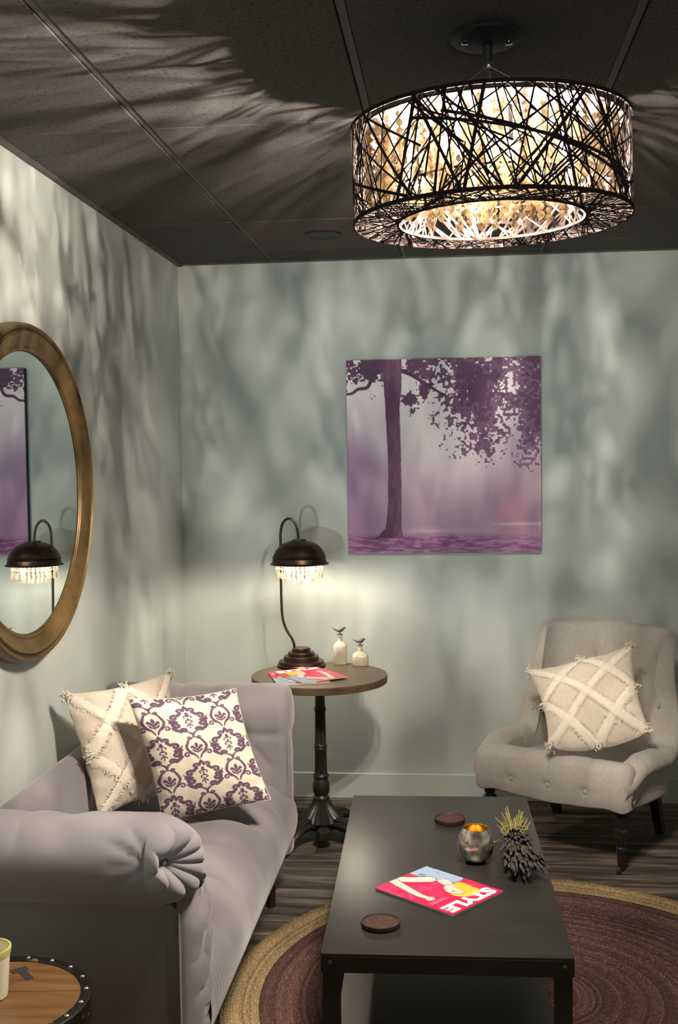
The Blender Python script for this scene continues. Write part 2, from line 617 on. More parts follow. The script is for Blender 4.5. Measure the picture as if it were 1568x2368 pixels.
def strip_cyl(mb, R, t0, z0, t1, z1, w, th=0.0012):
    L = math.hypot((t1 - t0) * R, z1 - z0)
    n = max(3, int(L / 0.02))
    tt = np.linspace(t0, t1, n); zz = np.linspace(z0, z1, n)
    dx, dz = (t1 - t0) * R / L, (z1 - z0) / L
    P = np.zeros((n, 4, 3))
    for k, (s, rr) in enumerate(((-1, R), (1, R), (1, R - th), (-1, R - th))):
        th_ = tt - s * w / 2 * dz / R
        z_ = np.clip(zz + s * w / 2 * dx, 0, H)
        P[:, k] = np.stack([rr * np.cos(th_), rr * np.sin(th_), z_], 1)
    mb.grid(P, cv=True)


def ring(mb, R, z, r1, r2, n=96):
    th = np.linspace(0, 2 * PI, n, endpoint=False)
    P = np.zeros((n, 4, 3))
    for k, (a, b) in enumerate(((-r1, -r2), (r1, -r2), (r1, r2), (-r1, r2))):
        P[:, k] = np.stack([(R + a) * np.cos(th), (R + a) * np.sin(th), np.full(n, z + b)], 1)
    mb.grid(P, cu=True, cv=True)


rnd = random.Random(11)
mb = MB()
for k in range(330):
    t0 = rnd.uniform(0, 2 * PI)
    ang = rnd.choice([-1, 1]) * rnd.choice([rnd.uniform(0.12, 0.5), rnd.uniform(0.35, 1.1), rnd.uniform(0.02, 0.25)])
    big = rnd.random() < 0.16
    w = rnd.uniform(0.0055, 0.0080) if big else rnd.uniform(0.0022, 0.0045)
    za, zb = 0.0, H
    if rnd.random() < 0.35:
        za = rnd.uniform(0, H * .5); zb = za + rnd.uniform(.3, .5) * H; ang *= 0.6
    strip_cyl(mb, RD + rnd.uniform(-.0004, .0004), t0, za, t0 + ang, zb, w)
for k in range(7):      # long sweeping bars
    t0 = rnd.uniform(0, 2 * PI)
    strip_cyl(mb, RD + .0006, t0, rnd.uniform(0, .3) * H, t0 + rnd.choice([-1, 1]) * rnd.uniform(1.2, 1.9), rnd.uniform(.7, 1) * H, .0065)
mb.build('lattice_side', SHADEMETAL, ch, world=False)
mb = MB()
ring(mb, RD, 0.003, .0018, .004)
mb.build('bottom_rim', SHADEMETAL, ch, world=False)
mb = MB()
ring(mb, RD, H - 0.003, .0018, .004)
mb.build('top_rim', SHADEMETAL, ch, world=False)
# lattice annulus in the bottom
RI = 0.203
mb = MB()
ring(mb, RI, 0.003, .0018, .003)


def strip_flat(mb, p, q, w, z=0.002, th=0.0012):
    d = Vector((q[0] - p[0], q[1] - p[1], 0))
    if d.length < 1e-4:
        return
    d.normalize(); s = Vector((-d.y, d.x, 0)) * w / 2
    P = []
    for c in (p, q):
        c = Vector((c[0], c[1], 0))
        P.append([tuple(c - s + Vector((0, 0, z - th / 2))), tuple(c + s + Vector((0, 0, z - th / 2))), tuple(c + s + Vector((0, 0, z + th / 2))), tuple(c - s + Vector((0, 0, z + th / 2)))])
    mb.grid(P, cv=True)


for k in range(330):
    a = rnd.uniform(0, 2 * PI)
    b = a + rnd.choice([-1, 1]) * rnd.choice([rnd.uniform(0.02, 0.3), rnd.uniform(.2, .75)])
    strip_flat(mb, (RI * math.cos(a), RI * math.sin(a)), (RD * math.cos(b), RD * math.sin(b)), rnd.uniform(.002, .0042))
mb.build('lattice_bottom', SHADEMETAL, ch, world=False)
# inner lattice ring around the crystals (shallow)
mb = MB()
for k in range(44):
    t0 = rnd.uniform(0, 2 * PI)
    ang = rnd.choice([-1, 1]) * rnd.uniform(.1, .5)
    L0 = (RI - .001)
    strip_cyl(mb, L0, t0, 0.0, t0 + ang, 0.075, rnd.uniform(.003, .006))
ring(mb, RI, 0.075, .0015, .002)
mb.build('inner_lattice', SHADEMETAL, ch, world=False)
MB().lathe([(0.02, H - .012), (0.285, H - .012), (0.285, H - .008), (0.02, H - .008)], 64).build('top_plate', STEEL, ch, world=False)
# bulbs with sockets
for k in range(9):
    if k < 8:
        t = k * PI / 4 + .2
        p = (.175 * math.cos(t), .175 * math.sin(t))
        z = (0.100, 0.125)[k % 2]
    else:
        p, z = (0.0, 0.0), 0.10
    s = MB().lathe([(.009, z + .022), (.010, z + .030), (.010, H - .012)], 12, (p[0], p[1], 0)).build('bulb_socket', CERAMIC, ch, world=False)
    MB().lathe([(.0005, z - .024), (.004, z - .022), (.0062, z - .017), (.0062, z + .018), (.004, z + .023)], 12, (p[0], p[1], 0)).build('bulb_glass', FROST, s, world=False)
    MB().lathe([(.0004, z - .0070), (.0018, z - .0065), (.0018, z + .0065), (.0004, z + .0070)], 6, (p[0], p[1], 0)).build('filament', BULB, s, smooth=0, world=False)
# crystal strands


def bead_strand(n, step, r, top):
    mb = MB()
    for i in range(n):
        z = top - (i + .5) * step
        rr = r * (1.0 if i < n - 1 else 1.25)
        mb.lathe([(.0004, z - rr * 1.15), (rr * .72, z - rr * .6), (rr, z), (rr * .72, z + rr * .6), (.0004, z + rr * 1.15)], 7, caps=False)
    mb.tube([(0, 0, top), (0, 0, top - n * step)], .0005, 4)
    return mb


ln = [bead_strand(n, .0175, .0078, H - .012).mesh('crystal_strand', CRYSTAL, smooth=0) for n in (9, 10, 8)]
for R, n in ((.052, 8), (.105, 15), (.145, 20), (.185, 26), (.232, 32), (.268, 38)):
    for k in range(n):
        t = 2 * PI * (k + rnd.uniform(-.2, .2)) / n
        me = ln[2] if R > .2 else ln[rnd.choice((0, 1))]
        o = link('crystal_strand', me, ch)
        o.location = (R * math.cos(t), R * math.sin(t), 0)
        o.rotation_euler = (0, 0, rnd.uniform(0, 1))
# canopy, hub and wires
zc = ZC - ZB_
cn = MB().lathe([(.0785, zc), (.0785, zc - .006), (.070, zc - .013), (.04, zc - .019), (.012, zc - .022), (.011, zc - .050), (.008, zc - .054)], 48).build('canopy', BLACKPLASTIC, ch, world=False)
for sx, sy in ((-.048, -.030), (.046, -.012)):
    MB().lathe([(.0085, zc - .019), (.0085, zc - .024), (.006, zc - .027), (.0035, zc - .0265)], 16, (sx, sy, 0)).build('cap_nut', CHROME, cn, world=False)
MB().lathe([(.004, zc - .068), (.006, zc - .062), (.005, zc - .054), (.003, zc - .052)], 12, (.002, -.004, 0)).build('wire_gripper', CHROME, ch, world=False)
for t in (3.9, 5.6, 1.4):
    MB().tube([(.002, -.004, zc - .065), (.20 * math.cos(t), .20 * math.sin(t), H - .008)], .0009, 6).build('suspension_wire', CHROME, ch, world=False)
ch.rotation_euler = (0, math.radians(-1.0), 0)

# ------------------------------------------------------------------ canvas picture
NP = 420
uu, vv = np.meshgrid(np.linspace(0, 1, NP), np.linspace(0, 1, NP), indexing='ij')    # u right, v down


def mixc(a, b, t):
    t = np.clip(t, 0, 1)[..., None]
    return a * (1 - t) + b * t


def paint_tree(u, v):
    top = np.array([205, 198, 202.]); mid = np.array([178, 164, 178.]); low = np.array([142, 116, 140.])
    img = mixc(np.broadcast_to(top, u.shape + (3,)), mid, sstep(.15, .55, v))
    img = mixc(img, low, sstep(.45, .88, v))
    img = mixc(img, np.array([120, 88, 128.]), .75 * sstep(.24, .0, u) * sstep(.2, .6, v))
    img = mixc(img, np.array([168, 128, 152.]), .5 * sstep(.6, 1, u) * sstep(.3, .7, v))
    img = mixc(img, np.array([214, 208, 208.]), .7 * np.exp(-((u - .42) / .2) ** 2 - ((v - .33) / .22) ** 2))
    img = mixc(img, np.array([105, 82, 108.]), .55 * np.exp(-((u - .11) / .09) ** 2 - ((v - .57) / .09) ** 2) * (.4 + fbm(u * 14, v * 14, 3)))
    img = mixc(img, np.array([122, 96, 122.]), .4 * np.exp(-((u - .86) / .07) ** 2 - ((v - .62) / .2) ** 2))
    img = mixc(img, np.array([130, 96, 122.]), .5 * sstep(.45, .75, fbm(u * 7, v * 2.2, 5)) * sstep(.5, .75, v))
    img = mixc(img, np.array([172, 112, 130.]), .45 * np.exp(-((u - .84) / .09) ** 2 - ((v - .80) / .07) ** 2))
    img = mixc(img, np.array([196, 176, 180.]), .55 * np.exp(-((v - .862 + .01 * u) / .008) ** 2) * sstep(.7, .85, u))
    img = mixc(img, np.array([178, 150, 168.]), .5 * np.exp(-((v - .885) / .014) ** 2) * sstep(.27, .36, u) * sstep(.8, .4, u))
    # ground
    gmix = sstep(.893, .93, v + .02 * (fbm(u * 20, v * 3, 8) - .5))
    gcol = mixc(np.broadcast_to(np.array([98, 56, 98.]), u.shape + (3,)), np.array([142, 100, 136.]), sstep(.35, .75, fbm(u * 22, v * 130, 9, 4)))
    gcol = mixc(gcol, np.array([172, 120, 168.]), .7 * sstep(.5, .8, fbm(u * 12, v * 120, 12)) * sstep(.96, 1.0, v))
    gcol = mixc(gcol, np.array([150, 112, 142.]), .5 * sstep(.5, 1, u) * sstep(1.0, .93, v))
    img = mixc(img, gcol, gmix)
    dark = np.array([74, 44, 74.])
    haze = np.array([112, 78, 108.])
    # hanging foliage masses
    def poly_mask(pts, soft):
        d = np.full(u.shape, 9.0); inside = np.zeros(u.shape, bool)
        for (ax, ay), (bx, by) in zip(pts, pts[1:] + pts[:1]):
            dd, _ = seg_dist(u, v, (ax, ay), (bx, by))
            d = np.minimum(d, dd)
            c = ((ay > v) != (by > v)) & (u < (bx - ax) * (v - ay) / (by - ay + 1e-12) + ax)
            inside ^= c
        return np.where(inside, d, -d) / soft
    leaf = .60 * fbm(u * 75, v * 75, 21, 2) + .40 * fbm(u * 20, v * 20, 22, 2)

    def foliage(img, pts, soft, thr, col, amt=.95):
        pm = poly_mask(pts, soft)
        m = np.clip(pm, -2.5, 1) * .24 + leaf - thr
        return mixc(img, col, amt * sstep(-.015, .02, m))
    main = [(.44, -.05), (.50, .05), (.485, .22), (.505, .30), (.535, .39), (.57, .35), (.60, .44), (.63, .37), (.665, .44), (.70, .50), (.735, .48), (.73, .40), (.79, .38), (.83, .29), (.875, .26), (.85, .20), (.82, .17), (.835, .08), (.86, .02), (.86, -.05)]
    right = [(.855, -.05), (.85, .06), (.885, .18), (.88, .27), (.905, .38), (.90, .47), (.92, .535), (.945, .52), (.99, .46), (1.05, .40), (1.05, -.05)]
    img = foliage(img, main, .10, .50, haze * .5 + dark * .5)
    img = foliage(img, [(p[0] * .9 + .062, p[1] * .85) for p in main], .12, .62, dark)
    img = foliage(img, right, .06, .47, haze)
    img = foliage(img, [(x + .02, y - .05) for x, y in right], .10, .60, haze * .4 + dark * .6)
    img = foliage(img, [(-.05, -.05), (-.05, .15), (.06, .12), (.12, .13), (.17, .15), (.20, .05), (.20, -.05)], .07, .56, dark)
    img = foliage(img, [(.27, -.05), (.30, .07), (.40, .12), (.44, .16), (.52, .05), (.52, -.05)], .05, .58, haze * .4 + dark * .6)
    img = foliage(img, [(.28, .2), (.30, .23), (.335, .28), (.37, .25), (.355, .2), (.33, .16)], .03, .52, dark)
    img = foliage(img, [(.37, .10), (.40, .22), (.43, .21), (.45, .12)], .03, .52, dark)

    def stroke(img, pts, w0, w1, col):
        P = spline(pts, 40)
        n = len(P)
        d = np.full(u.shape, 9.0)
        for i in range(n - 1):
            w = w0 + (w1 - w0) * i / n
            dd, _ = seg_dist(u, v, P[i], P[i + 1])
            d = np.minimum(d, dd - w)
        return mixc(img, col, sstep(.0025, -.0015, d))
    img = stroke(img, [(.26, .05), (.33, .075), (.40, .12), (.47, .165), (.54, .205)], .012, .003, dark)
    img = stroke(img, [(.21, .05), (.165, .06), (.135, .09), (.11, .14), (.06, .15), (.03, .17), (-.01, .175)], .011, .005, dark)
    img = stroke(img, [(.20, .05), (.15, .02), (.13, -.02)], .022, .02, dark)
    img = stroke(img, [(.14, .06), (.08, .055), (.02, .10)], .005, .002, dark)
    img = stroke(img, [(.66, .1), (.68, .2), (.70, .27)], .003, .001, dark)
    # trunk
    vk = [-.05, .0, .06, .14, .25, .5, .7, .8, .87, .91, .925, .94]
    le = [.178, .182, .188, .195, .202, .212, .211, .206, .196, .160, .140, .140]
    ri = [.300, .290, .288, .287, .276, .281, .282, .281, .280, .287, .292, .292]
    l_ = np.interp(v, vk, le) + .004 * (fbm(u * 4, v * 60, 31) - .5)
    r_ = np.interp(v, vk, ri) + .004 * (fbm(u * 4, v * 60, 32) - .5)
    tcol = mixc(np.broadcast_to(np.array([76, 46, 76.]), u.shape + (3,)), np.array([108, 70, 92.]), sstep(0.35, .75, fbm(u * 90, v * 22, 33)) * .6 + .5 * sstep(.23, .285, u))
    tcol = mixc(tcol, np.array([58, 36, 60.]), .8 * sstep(.75, .93, v) * sstep(.255, .22, u))
    tm = sstep(-.002, .002, u - l_) * sstep(-.002, .002, r_ - u) * sstep(.932, .915, v + .02 * (fbm(u * 60, v * 10, 35) - .5))
    return mixc(img, tcol, tm)


CW0, CW1, CZ0, CZ1, CYF = -0.4915, 0.3835, 1.151, 2.0325, YB - 0.036
cv = thing('canvas_print', 'square purple canvas of a misty tree hanging on the back wall', 'picture', ((CW0 + CW1) / 2, CYF, (CZ0 + CZ1) / 2))
P = np.zeros((NP, NP, 3))
P[..., 0] = CW0 + (CW1 - CW0) * uu; P[..., 1] = CYF - .0006; P[..., 2] = CZ1 + (CZ0 - CZ1) * vv
img = paint_tree(uu, vv)
img = img * .95 + .05 * img.mean(axis=2, keepdims=True) + np.array([0, 2.0, 0])
f_ = MB().grid(P).build('printed_front', attr_mat('canvas_ink', .7), cv, smooth=0)
set_colors(f_.data, np.clip(lin(img.reshape(-1, 3)) * 1.50, 0, .95))
MB().box(((CW0 + CW1) / 2, (CYF + YB) / 2, (CZ0 + CZ1) / 2), (CW1 - CW0, YB - CYF - .001, CZ1 - CZ0), .002).build('canvas_frame', mat('canvas_black_edge', (.022, .018, .024), .8), cv)

# ------------------------------------------------------------------ oval mirror on the left wall
MY, MZ = 3.185, 1.4965
mr = thing('oval_mirror', 'large oval mirror in an antique gold frame hanging on the left wall', 'mirror', (XL, MY, MZ))
# profile: (outward fraction 0 = glass edge, 1 = outer edge ; height off the wall)
prof = [(-.10, .012), (-.04, .020), (.02, .029), (.08, .031), (.14, .027), (.17, .026), (.24, .031), (.50, .040), (.64, .045), (.70, .041), (.74, .032), (.78, .041), (.83, .047), (.90, .045), (.97, .034), (1.0, .018), (1.0, .002)]
AO, BO, AI, BI = .527, .499, .440, .417
n = 120
th = np.linspace(0, 2 * PI, n, endpoint=False)
P = np.zeros((n, len(prof), 3))
for j, (q, h) in enumerate(prof):
    a, b = AI + (AO - AI) * q, BI + (BO - BI) * q
    P[:, j] = np.stack([np.full(n, XL + h), MY + a * np.cos(th), MZ + b * np.sin(th)], 1)
fr = MB().grid(P, cu=True).build('frame', GOLD, mr)
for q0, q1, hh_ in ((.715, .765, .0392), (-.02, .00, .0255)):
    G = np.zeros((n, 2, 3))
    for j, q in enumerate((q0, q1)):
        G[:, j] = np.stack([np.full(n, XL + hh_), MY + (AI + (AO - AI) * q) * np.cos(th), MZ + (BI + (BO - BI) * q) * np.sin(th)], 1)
    MB().grid(G, cu=True).build('dark_groove', mat('dark_brown', (.022, .012, .006), .6), fr)  # flat dark brown rings laid over the frame's groove and inner edge
ga, gb = AI + .006 - (AO - AI) * .05, BI + .004 - (BO - BI) * .05
vs2 = [(XL + .021, MY + ga * math.cos(t), MZ + gb * math.sin(t)) for t in th]
MB().add(vs2, [tuple(range(n))]).build('mirror_glass', MIRROR, mr, smooth=0)

# ------------------------------------------------------------------ round pedestal table
TX, TY, TZ = -0.565, 4.535, 0.697
pt = thing('pedestal_table', 'round wooden side table on a black cast iron pedestal in the corner', 'table', (TX, TY, 0))
MB().lathe([(.270, TZ - .032), (.279, TZ - .029), (.281, TZ - .004), (.278, TZ)], 80, (TX, TY, 0)).build('tabletop', OAKTOP, pt)
col = [(.060, TZ - .045), (.060, TZ - .033)]
MB().lathe([(.075, TZ - .048), (.09, TZ - .044), (.09, TZ - .0325)], 24, (TX, TY, 0)).build('mounting_plate', BLACKIRON, pt)
pz = [(.034, .175), (.034, .185), (.030, .19), (.027, .195), (.0335, .205), (.0355, .225), (.034, .245), (.028, .262), (.030, .268), (.0335, .276), (.030, .284), (.0265, .288, .12), (.0255, .300, .16), (.0245, .375, .16), (.025, .385, 0), (.0275, .390), (.0255, .396), (.0275, .402), (.0245, .408), (.0235, .415, .16), (.0215, .540, .16), (.0245, .548, 0), (.0255, .554), (.0225, .562), (.0205, .57, .14), (.0185, TZ - .05, .14), (.024, TZ - .045)]
MB().lathe(pz, 72, (TX, TY, 0), flute=12).build('column', BLACKIRON, pt)
MB().lathe([(.055, .085), (.085, .088), (.094, .095, .05), (.092, .105, .10), (.070, .125, .12), (.046, .150, .12), (.036, .172, .1), (.034, .176, 0)], 96, (TX, TY, 0), flute=24).build('bell_foot', BLACKIRON, pt)
for k in range(4):
    a = PI / 4 + k * PI / 2 + .22
    d = Vector((math.cos(a), math.sin(a), 0)); s = Vector((-d.y, d.x, 0))
    pts = spline([(.045, .075), (.10, .088), (.145, .082), (.19, .052), (.228, .022), (.252, .012)], 18)
    rr = np.interp(np.linspace(0, 1, 18), [0, .4, .75, .9, 1], [.030, .027, .021, .022, .012])
    mb = MB()
    cen = [Vector((TX, TY, 0)) + d * p[0] + Vector((0, 0, max(p[1], rr[i] * .72))) for i, p in enumerate(pts)]
    mb.tube(cen, rr, 12, squash=.72)
    for off in (-.5, 0, .5):
        mb.tube([c + s * (off * r) + Vector((0, 0, r * (.70 if off else .78))) for c, r in zip(cen, rr)], [r * .2 for r in rr], 6)
    mb.build('foot', BLACKIRON, pt)
for k in range(4):
    a = k * PI / 2 + .22
    c = (TX + .10 * math.cos(a), TY + .10 * math.sin(a))
    MB().lathe([(.010, .030), (.030, .040, .1), (.038, .055, .15), (.034, .075, .15), (.020, .086, .1), (.004, .090)], 32, (c[0], c[1], 0), flute=8).build('shell_boss', BLACKIRON, pt)

# ------------------------------------------------------------------ table lamp
LX, LY = -0.665, 4.715
lp = thing('table_lamp', 'bronze arched table lamp with dome shade and crystal fringe on the pedestal table', 'lamp', (LX, LY, TZ))
MB().lathe([(.096, TZ), (.103, TZ + .004), (.104, TZ + .010), (.099, TZ + .015), (.097, TZ + .016), (.098, TZ + .021), (.094, TZ + .026), (.076, TZ + .027), (.0755, TZ + .044), (.073, TZ + .047), (.058, TZ + .047), (.0575, TZ + .060), (.055, TZ + .063), (.040, TZ + .063), (.0395, TZ + .078), (.037, TZ + .081), (.008, TZ + .082)], 64, (LX, LY, 0)).build('stepped_base', BRONZE, lp)


def lpx(px, py):    # lamp silhouette points are measured in the plane of the lamp (y = LY)
    dx, dy = (px - 784) / FPX, (1184 - py) / FPX
    d = fw + rt * dx + up * dy
    t = LY / d.y
    return (d.x * t, LY, CAM_Z + d.z * t)


rod = spline([lpx(682, 1500), lpx(677, 1480), lpx(663, 1457), lpx(654, 1430), lpx(651, 1390), lpx(649.5, 1320), lpx(649, 1260), lpx(649, 1232), lpx(653, 1212), lpx(662, 1201), lpx(672, 1200), lpx(682, 1210), lpx(688, 1226), lpx(690, 1246)], 70)
MB().tube(rod, .0056, 10).build('arched_stem', BRONZE, lp)
sx, _, sz = lpx(691.5, 1247)
rim_z = lpx(691, 1304)[2]
hh = sz - rim_z
sh = [(.126, -.001), (.1265, .002), (.119, .006), (.116, .012), (.114, .026), (.1165, .0285), (.1135, .031), (.1155, .0335), (.1125, .036), (.108, .048), (.098, .066), (.083, .083), (.064, .095), (.040, .103), (.030, .105), (.030, .109), (.027, .110), (.008, .1105)]
ins = [(.0015, .1085), (.038, .100), (.062, .092), (.081, .080), (.096, .063), (.106, .046), (.111, .030), (.113, .012), (.117, .004), (.124, -.001)]
k_ = hh / .1105
MB().lathe([(r, z * k_) for r, z in sh[::1]], 64, (sx, LY, rim_z), caps=False).lathe([(r, z * k_) for r, z in ins[::-1]], 64, (sx, LY, rim_z), caps=False).build('dome_shade', BRONZE, lp)
MB().lathe([(.012, hh * .98), (.012, hh * .62), (.010, hh * .58)], 16, (sx, LY, rim_z)).build('bulb_socket', BLACKPLASTIC, lp)
MB().lathe([(.002, hh * .02), (.013, hh * .08), (.019, hh * .22), (.018, hh * .36), (.011, hh * .50), (.0095, hh * .60)], 16, (sx, LY, rim_z)).build('bulb', LAMPBULB, lp)
mb = MB()
for R, zz in ((.097, .004), (.060, -.004)):
    mb.tube([(sx + R * math.cos(t), LY + R * math.sin(t), rim_z + zz) for t in np.linspace(0, 2 * PI, 41)], .0013, 5, cap=False)
for k in range(4):
    a = k * PI / 2 + .4
    mb.tube([(sx + .060 * math.cos(a), LY + .060 * math.sin(a), rim_z - .004), (sx + .114 * math.cos(a), LY + .114 * math.sin(a), rim_z + .012)], .0012, 5)
mb.build('drop_ring', BRONZE, lp)


def lamp_drop(beads, L, w):
    mb = MB()
    z = 0
    for i in range(beads):
        mb.lathe([(.0004, z - .0125), (.0052, z - .009), (.0062, z - .0065), (.0052, z - .003), (.0004, z)], 8, caps=False)
        z -= .0130
    mb.lathe([(.0005, z - L), (w * .8, z - L * .93), (w, z - L * .75), (w * .75, z - L * .4), (w * .3, z - L * .1), (.0004, z)], 8, caps=False)
    return mb.mesh('crystal_drop', CLEARCRYSTAL, smooth=0)


d1, d2 = lamp_drop(2, .036, .0078), lamp_drop(3, .032, .007)
root = np.array(lp.location)
for R, n, zz, me in ((.097, 32, .003, d1), (.060, 20, -.005, d2)):
    for k in range(n):
        a = 2 * PI * k / n + .05
        o = link('crystal_drop', me, lp)
        o.location = (sx + R * math.cos(a) - root[0], LY + R * math.sin(a) - root[1], rim_z + zz - root[2])
        o.rotation_euler = (rnd.uniform(-.06, .06), rnd.uniform(-.06, .06), rnd.uniform(0, 1))

# ------------------------------------------------------------------ two bird bottles


def square_bottle(bx, by, w, hb, hs, rn, hn, name, label, rz, bird_s):
    b = thing(name, label, 'bottle', (bx, by, TZ), rz, 'pearl bottles with bird stoppers')
    lv = [(w * .94, .001, .12), (w, .006, .18), (w, hb * .7, .20), (w * .99, hb, .24), (w * .90, hb + hs * .35, .45), (w * .66, hb + hs * .75, .8), (rn * 2.2, hb + hs, 1), (rn * 2, hb + hs + .004, 1), (rn * 2, hb + hs + hn * .8, 1), (rn * 2.35, hb + hs + hn * .9, 1), (rn * 2.35, hb + hs + hn, 1), (rn * 1.6, hb + hs + hn, 1)]
    n = 32
    P = np.zeros((n, len(lv), 3))
    for i in range(n):
        t = 2 * PI * i / n
        c, s = math.cos(t), math.sin(t)
        for j, (ww, z, rd) in enumerate(lv):
            sq = 1 / max(abs(c), abs(s))
            e = 5.0
            sup = 1 / ((abs(c) ** e + abs(s) ** e) ** (1 / e))
            r = ww / 2 * (sup * (1 - rd) + rd)
            P[i, j] = (r * c, r * s, z)
    mb = MB().grid(P, cu=True)
    k = len(lv)
    mb.f.append(tuple(i * k for i in range(n))[::-1]); mb.m.append(0)
    mb.f.append(tuple(i * k + k - 1 for i in range(n))); mb.m.append(0)
    mb.build('glass_body', BOTTLE, b, world=False)
    zt = hb + hs + hn
    st = MB().lathe([(rn * .9, zt - .004), (rn * 1.15, zt), (rn * 1.15, zt + .003), (.003, zt + .005), (.0025, zt + .011)], 16).build('stopper', BIRD, b, world=False)
    s = bird_s
    z0 = zt + .010
    body = spline([(-.034, 0, .018), (-.024, 0, .0135), (-.014, 0, .0085), (-.004, 0, .0075), (.006, 0, .0105), (.012, 0, .016), (.017, 0, .0185), (.022, 0, .0180), (.027, 0, .0165)], 30)
    rad = np.interp(np.linspace(0, 1, 30), [0, .12, .25, .42, .58, .70, .80, .88, .92, 1], [.0012, .0022, .0045, .0085, .0082, .0062, .0058, .0045, .0018, .0004])
    MB().tube([(p[0] * s, p[1] * s, z0 + p[2] * s) for p in body], rad * s, 12).build('bird', BIRD, st, world=False)
    return b


square_bottle(-.503, 4.775, .060, .078, .022, .0105, .028, 'bird_bottle', 'taller square pearl glass bottle with a brown bird stopper on the pedestal table', .12, 1.0)
square_bottle(-.414, 4.752, .072, .040, .020, .0105, .024, 'bird_bottle', 'shorter squat pearl glass bottle with a brown bird stopper on the pedestal table', .10, .92)

# ------------------------------------------------------------------ magazines
MW, ML, MT = .213, .264, .0045
NU, NV = 130, 160
mu, mv = np.meshgrid(np.linspace(0, 1, NU), np.linspace(0, 1, NV), indexing='ij')     # u across, v from the top down


def paint_cover(u, v):
    pink = np.array([205, 12, 74.]); pink2 = np.array([216, 62, 108.])
    img = mixc(np.broadcast_to(pink, u.shape + (3,)), pink2, sstep(.42, .7, fbm(u * 16, v * 16, 41)) * sstep(.2, .55, v))
    x, yv = u * MW, v * ML

    def ell(cx, cy, a, b, rot=0.0):
        c, s = math.cos(rot), math.sin(rot)
        dx, dy = u - cx, (v - cy) * ML / MW
        return np.sqrt(((dx * c + dy * s) / a) ** 2 + ((-dx * s + dy * c) / b) ** 2)

    def fill(img, d, col, soft=.05):
        return mixc(img, np.array(col, float), sstep(1 + soft, 1 - soft, d))

    def limb(img, pts, w0, w1, col, edge=None):
        P = spline(pts, 30)
        d = np.full(u.shape, 9.0)
        for i in range(len(P) - 1):
            a = (P[i][0], P[i][1] * ML / MW); b = (P[i + 1][0], P[i + 1][1] * ML / MW)
            dd, _ = seg_dist(u, v * ML / MW, a, b)
            d = np.minimum(d, dd - (w0 + (w1 - w0) * i / len(P)))
        if edge is not None:
            img = mixc(img, np.array(edge, float), sstep(.016, .006, d))
        return mixc(img, np.array(col, float), sstep(.006, -.004, d))
    skin = (232, 200, 188); line = (60, 44, 60)
    # blouse
    img = limb(img, [(.10, .62), (.16, .78), (.14, 1.02)], .17, .20, (150, 172, 200), line)
    img = mixc(img, np.array([92, 110, 140.]), .7 * sstep(.62, .72, fbm(u * 12, v * 9, 44)) * sstep(.4, .28, u) * sstep(.58, .66, v))
    # a plain figure: two relaxed arms, neck, head, hair
    img = limb(img, [(.33, .74), (.50, .88), (.62, 1.02)], .085, .075, skin, line)
    img = limb(img, [(.66, 1.02), (.74, .78), (.80, .56), (.80, .46)], .062, .036, skin, line)
    img = fill(img, ell(.80, .41, .06, .055), skin)
    img = limb(img, [(.26, .60), (.30, .50)], .065, .06, skin)
    img = fill(img, ell(.34, .27, .20, .15, .5), (226, 196, 70))
    img = fill(img, ell(.37, .385, .135, .165, .25), line, .06)
    img = fill(img, ell(.37, .385, .125, .155, .25), skin)
    img = fill(img, ell(.24, .34, .10, .19, .35), (214, 182, 58))
    img = fill(img, ell(.43, .36, .022, .014), line)
    img = fill(img, ell(.46, .455, .032, .014), (196, 36, 60))
    img = mixc(img, np.array([240, 232, 236.]), .8 * (np.abs(v - .30) < .004) * (u > .62) * (u < .94))
    img = mixc(img, np.array([240, 232, 236.]), .8 * (np.abs(v - .325) < .004) * (u > .68) * (u < .94))
    return img


cover_img = paint_cover(mu, mv)
COVER = attr_mat('glossy_cover', .32)


def text_mesh(s, size, m, extrude=.00015, bold=.0):
    cu = bpy.data.curves.new('title', 'FONT')
    cu.body = s; cu.size = size; cu.extrude = extrude; cu.offset = bold
    cu.resolution_u = 3
    o = bpy.data.objects.new('title', cu)
    COL.objects.link(o)
    bpy.context.view_layer.update()
    me = bpy.data.meshes.new_from_object(o.evaluated_get(bpy.context.evaluated_depsgraph_get()))
    bpy.data.objects.remove(o)
    bpy.data.curves.remove(cu)
    me.name = 'title'
    me.materials.clear(); me.materials.append(m)
    return me


title_me = text_mesh('STYLE', .070, WHITEINK, bold=.0040)
xs = [v.co.x for v in title_me.vertices]; ys = [v.co.y for v in title_me.vertices]
x0, x1, y0, y1 = min(xs), max(xs), min(ys), max(ys)
for v in title_me.vertices:     # fill the title band: width .90 of the cover, flush under the top edge
    v.co.x = (v.co.x - x0) / (x1 - x0) * MW * .90 - MW * .45
    v.co.y = (v.co.y - y0) / (y1 - y0) * .044 + ML / 2 - .052


def magazine(loc, rz, label, group=None, title=True):
    m = thing('magazine', label, 'magazine', loc, rz, group)
    MB().box((0, 0, MT / 2 - .0002), (MW - .001, ML - .001, MT - .0004), .0004).build('pages', PAPER, m, world=False)
    P = np.zeros((NU, NV, 3))
    P[..., 0] = -MW / 2 + MW * mu; P[..., 1] = ML / 2 - ML * mv; P[..., 2] = MT + .0002
    c = MB().grid(P).build('cover', COVER, m, smooth=0, world=False)
    set_colors(c.data, lin(cover_img.reshape(-1, 3)) * .85)
    t = link('title', title_me, c)
    t.location = (0, 0, MT + .0004)
    return m


def ang(tl, tr):
    return math.atan2(tr[1] - tl[1], tr[0] - tl[0])


